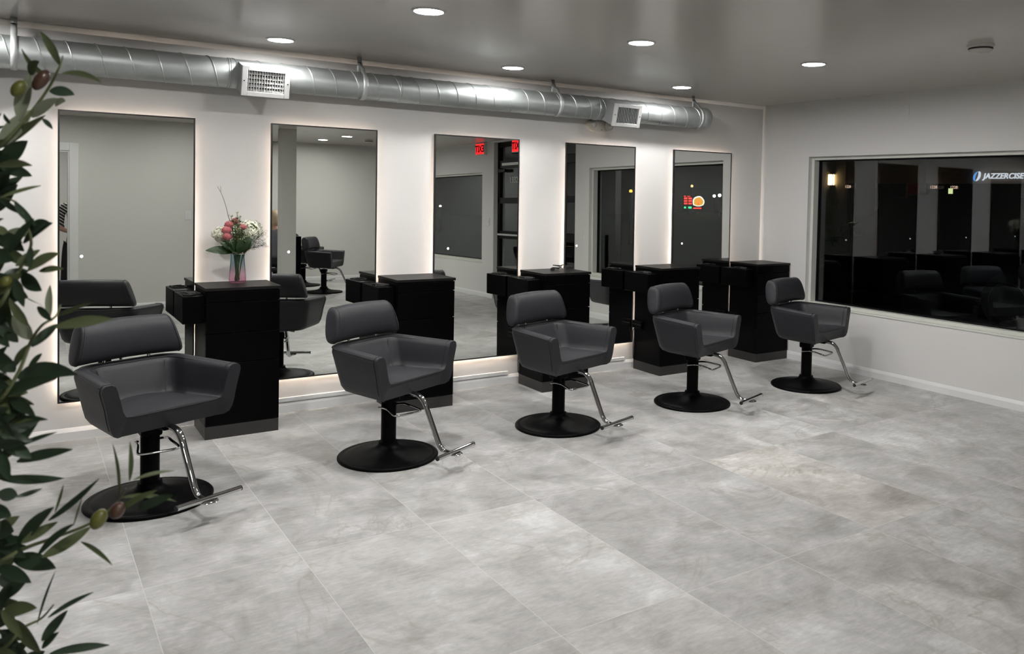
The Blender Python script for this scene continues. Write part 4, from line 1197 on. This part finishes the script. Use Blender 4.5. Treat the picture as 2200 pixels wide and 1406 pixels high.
# ------------------------------------------------------------------ outside, at night
struct('parking_lot', boxes((XR + WT, 130, -130, 60, -.2, -.02)), M['asphalt'])
struct('sidewalk', boxes((XR + WT, XR + 2.2, -30, 30, -.02, -.004)), plain('sidewalk_concrete', (.16, .155, .15), .8, var=.2, vscale=4))
M['plaster'] = plain('facade_plaster', (.36, .29, .23), .85, var=.1, vscale=3, bump=.3, bscale=40)
M['darkglass'] = plain('dark_shop_glass', (.004, .004, .005), .05, spec=.6)
def facade():
    t = thing('shop_building', 'low shop building across the parking lot with a lit wall lamp', 'building', (24.0, 8, 0))
    def b_(y0, y1, z0, z1, x0=0, x1=.4): return (x0, x1, y0 - 8, y1 - 8, z0, z1)
    obj('wall', boxes(b_(13.0, 30, -.02, 3.6), b_(11.75, 12.55, -.02, 3.6), b_(9.9, 10.55, -.02, 3.6), b_(4, 6.0, -.02, 3.6), b_(-6, 4, -.02, 1.0), b_(6, 13, 2.15, 3.6, .1, .4), b_(-6, 4, 2.2, 3.6)), M['plaster'], t)
    obj('parapet', boxes(b_(-6, 30, 3.6, 4.5, -.1, .5)), M['plaster'], t)
    obj('canopy', boxes(b_(6.0, 13.0, 3.0, 3.2, -1.6, .1)), M['alum'], t)
    for y0, y1 in ((12.55, 13.0), (10.55, 11.75), (8.5, 9.9), (6.0, 8.5), (-6, 4)):
        obj('shop_window', boxes(b_(y0, y1, .0 if y0 > 0 else 1.0, 2.15, .12, .16)), M['darkglass'], t)
    w = obj('red_panel', boxes(b_(10.05, 10.45, 1.2, 2.15, -.05, -.005)), plain('red_sheet', (.35, .02, .015), .5), t)
    for y in (12.84, 9.513, 8.90):
        font('number', '1228', .13, M['num'], t, (-.06 if y > 12.5 or y > 9.5 else .08, y - 8, 2.03), (R(90), 0, R(-90)), .003, align='CENTER')
    for y in (12.15, 10.2, 7.2, 9.2):  # unseen lamps added to warm the wall and the red panel
        b = newbm(); lathe(b, [(0, 2.985), (.07, 2.985), (.075, 3.0), (0, 3.0)], 20, c=(-.9, y - 8, 0)); obj('added_soffit_light', b, M['added_soffit'], t)
    obj('lit_notice', boxes(b_(8.95, 9.09, 1.83, 2.0, .09, .115), b_(8.93, 9.01, 1.68, 1.75, .09, .115)), M['notice'], t)
M['num'] = emit('lit_number', (1, .66, .5), .8); M['added_soffit'] = emit('added_soffit_lamp', (1, .62, .36), 3); M['notice'] = emit('lit_notice', (.85, .95, .45), .8)
facade()
t = thing('wall_lamp', 'glowing rectangular wall lamp on the building across the lot', 'wall lamp', (23.99, 13.565, 2.28))
obj('shade', boxes((-.12, -.02, -.10, .10, -.19, .19)), emit('sconce_shade', (1, .72, .36), 7), t)
obj('bracket', boxes((-.13, .0, -.115, .115, .19, .21), (-.13, 0, -.115, .115, -.21, -.19), (-.13, -.11, -.115, -.10, -.2, .2), (-.13, -.11, .10, .115, -.2, .2), (-.02, 0, -.06, .06, -.19, .19)), M['alum'], t)
t = thing('shop_sign', 'lit shop sign with a blue leaf emblem reading JAZZERCISE', 'sign', (23.99, 7.45, 2.375), group=None)
SW = emit('sign_white', (.80, .82, .92), .75); SB = emit('sign_blue', (.12, .36, .95), .75)
font('lettering', 'JAZZERCISE', .225, SW, t, (-.03, .425, -.003), (R(90), 0, R(-90)), .01, shear=.22, bold=.007, space=1.04)
def leafhalf(mat, fl):
    b = newbm(); pts = []
    for i in range(25):
        a = pi * i / 24
        x, z = (.10 * sin(a) * (1.25 if fl < 0 else 1), .15 * cos(a))
        pts.append((fl * (x - (.025 if fl < 0 else -.02) + .0) + z * .30, z))
    inner = [(fl * (.012) + z * .30 + fl * .035 * sin(pi * (z + .15) / .30), z) for z in [-.15 + .30 * i / 12 for i in range(13)]]
    poly = pts + inner[1:-1]
    f = b.faces.new([b.verts.new((0, -x, z)) for x, z in poly]); r = bmesh.ops.extrude_face_region(b, geom=[f])
    for v in r['geom']:
        if isinstance(v, bmesh.types.BMVert): v.co.x -= .03
    o = obj('emblem', b, mat, t); o.location = (0, .645, 0)
leafhalf(SB, -1); leafhalf(SW, 1)

# parked cars
M['paint'] = plain('dark_car_paint', (.006, .007, .010), .15, spec=.5, coat=.6)
M['paint2'] = plain('grey_car_paint', (.06, .065, .07), .2, spec=.5, coat=.6)
M['tyre'] = plain('tyre', (.008, .008, .008), .8)
M['alloy'] = plain('alloy', (.34, .35, .37), .3, metal=.9)
def car(label, loc, rz, paint):
    t = thing('car', label, 'car', loc, rz)
    def loft(sec, n_side):
        b = newbm(); rings = []
        for pts in sec: rings.append([b.verts.new(p) for p in pts])
        for A, B in zip(rings, rings[1:]):
            for k in range(len(A)): b.faces.new((A[k], A[(k + 1) % len(A)], B[(k + 1) % len(B)], B[k]))
        b.faces.new(rings[0]); b.faces.new(rings[-1][::-1]); return b
    W = .92
    sec = []
    for x, zl, zt, w in ((-2.15, .45, .85, .75), (-2.05, .32, 1.02, .86), (-1.3, .25, 1.06, W), (0, .22, 1.05, W), (1.0, .25, 1.04, W), (1.75, .28, .96, .90), (2.2, .34, .80, .82), (2.32, .45, .66, .66)):
        sec.append([(x, -w, zl), (x, -w, (zl + zt) / 2), (x, -w * .96, zt), (x, w * .96, zt), (x, w, (zl + zt) / 2), (x, w, zl)])
    obj('body', loft(sec, 6), paint, t, bevel=.05, seg=3, angle=25)
    sec = []
    for x, zt, w in ((-2.02, 1.03, .80), (-1.75, 1.55, .68), (-1.0, 1.64, .70), (.1, 1.62, .70), (.55, 1.52, .68), (1.25, 1.03, .80)):
        sec.append([(x, -.86, 1.02), (x, -w, zt), (x, w, zt), (x, .86, 1.02)])
    obj('cabin', loft(sec, 4), M['darkglass'], t, bevel=.04, seg=2, angle=25)
    obj('roof', boxes((-1.7, .25, -.66, .66, 1.60, 1.655)), paint, t, bevel=.025)
    for x in (-1.38, 1.37):
        for s in (-1, 1):
            b = newbm(); lathe(b, [(.23, -.11), (.34, -.10), (.365, -.06), (.365, .06), (.34, .10), (.23, .11)], 40, c=(0, 0, 0), axis='y')
            w = obj('wheel', b, M['tyre'], t, smooth=True); w.location = (x, s * .83, .345)
            b = newbm()
            tube(b, [(.235 * cos(a), s * .10, .235 * sin(a)) for a in [2 * pi * k / 40 for k in range(40)]], .010, 8, closed=True)
            for k in range(5):
                a = 2 * pi * k / 5 + .3
                d = V((cos(a), 0, sin(a))); e_ = V((-sin(a), 0, cos(a)))
                p = [d * .04 + e_ * .03, d * .23 + e_ * .022, d * .23 - e_ * .022, d * .04 - e_ * .03]
                vv = [b.verts.new(q + V((0, s * y, 0))) for y in (.085, .105) for q in p]
                for f in ((0, 1, 2, 3), (7, 6, 5, 4), (0, 4, 5, 1), (1, 5, 6, 2), (2, 6, 7, 3), (3, 7, 4, 0)): b.faces.new([vv[i] for i in f])
            obj('rim', b, M['alloy'], w, smooth=False)
    for s in (-1, 1):
        obj('headlight', boxes((2.16, 2.29, s * .62 - .13, s * .62 + .13, .70, .79)), M['lens'], t, bevel=.02)
        obj('mirror', boxes((.75, .90, s * .92 - .06, s * .92 + .06, 1.03, 1.16)), paint, t, bevel=.03)
    return t
car('dark car parked sideways outside the window, alloy wheel in view', (10.85, .87, .0), R(90), M['paint'])
car('grey car parked farther back in the lot', (18.5, 6.3, .0), R(78), M['paint2'])
# petrol station price sign, seen through the window in the last mirror
def petrol():
    t = thing('petrol_sign', 'lit petrol station price sign, red digits beside a yellow shell emblem', 'sign', (90, -95.2, 0), R(-138)); t.scale.x = -1
    A = []
    obj('post', boxes((-.6, -.4, -.1, .1, -.02, 1.0), (.9, 1.1, -.1, .1, -.02, 1.0)), M['alum'], t)
    obj('cabinet', boxes((-1.45, .22, -.15, .15, .9, 3.15), (.30, 1.95, -.15, .15, 1.0, 3.05)), M['alum'], t)
    red = emit('price_red', (1, .05, .04), 2.2); grn = emit('price_green', (.05, .9, .35), 1.6)
    for r_ in range(3):
        for c_ in range(2):
            x, z = -1.22 + c_ * .72, 2.50 - r_ * .42
            obj('price_digits', boxes((x, x + .16, -.20, -.152, z, z + .28), (x + .20, x + .36, -.20, -.152, z, z + .28), (x + .40, x + .54, -.20, -.152, z, z + .28)), red, t)
    obj('header_lights', boxes((-1.25, -.95, -.2, -.152, 2.92, 3.05), (-.7, -.2, -.2, -.152, 2.93, 3.02)), red, t)
    obj('green_digits', boxes((-1.2, -.9, -.2, -.152, 1.0, 1.28), (-.52, .02, -.2, -.152, 1.0, 1.3)), grn, t)
    obj('red_strip', boxes((.3, 1.6, -.2, -.152, .95, 1.15)), red, t)
    def fan(r, n, y, sc=.0):
        b = newbm(); pts = [(-.28 * r, -.78 * r), (.28 * r, -.78 * r)]
        m_ = 40
        for i in range(m_ + 1):
            a = R(-35) + R(250) * i / m_
            rr = r * (1 + sc * abs(sin(3.5 * (a + R(35)) / R(250) * pi * 1)))
            pts.append((rr * cos(a), rr * sin(a)))
        f = b.faces.new([b.verts.new((x, y, z)) for x, z in pts]); e = bmesh.ops.extrude_face_region(b, geom=[f])
        for v in e['geom']:
            if isinstance(v, bmesh.types.BMVert): v.co.y += .04
        return b
    o = obj('emblem_outline', fan(.92, 7, -.20, .05), emit('emblem_white', (1, .95, .85), 1.6), t); o.location = (1.12, 0, 2.08)
    o = obj('emblem_shell', fan(.74, 7, -.25, .06), emit('emblem_yellow', (1, .52, .05), 1.0), t); o.location = (1.12, 0, 2.06)
    for k in range(5):
        a = R(90 + (k - 2) * 26); b = newbm(); tube(b, [(0, -.27, -.5), (.68 * cos(a), -.27, .68 * sin(a))], .022, 6)
        o = obj('emblem_rib', b, red, t); o.location = (1.12, 0, 2.06)
petrol()
def street_lamp(x, y, z, label, s, col=(1, .95, .85), r=.22):
    t = thing('street_lamp', label, 'street lamp', (x, y, -.02), group='street lamps in the lot')
    b = newbm(); tube(b, [(0, 0, 0), (0, 0, z)], lambda q: .09 - .04 * q, 8); obj('post', b, M['alum'], t, smooth=True)
    b = newbm(); bmesh.ops.create_uvsphere(b, u_segments=16, v_segments=10, radius=r, matrix=Matrix.Translation((0, 0, z))); obj('globe', b, emit('street_lamp_glow', col, s), t, smooth=True)
street_lamp(90, -88.66, 3.15, 'bright white street lamp right of the petrol sign, in the fifth mirror', 30)
street_lamp(92, -92.0, 3.10, 'smaller white street lamp next to the bright one, in the fifth mirror', 14)
street_lamp(92, -97.4, 4.75, 'small amber lamp above the petrol sign, in the fifth mirror', 2, (1, .6, .3))
street_lamp(20, -20.3, 2.1, 'amber lamp at the edge of the fourth mirror', 2.0, (1, .55, .08), .07)
street_lamp(20, -38.4, 1.52, 'white globe standing in for a car headlight, low in the third mirror', 14, r=.06)  # lamp globe on a post used in place of a car headlight
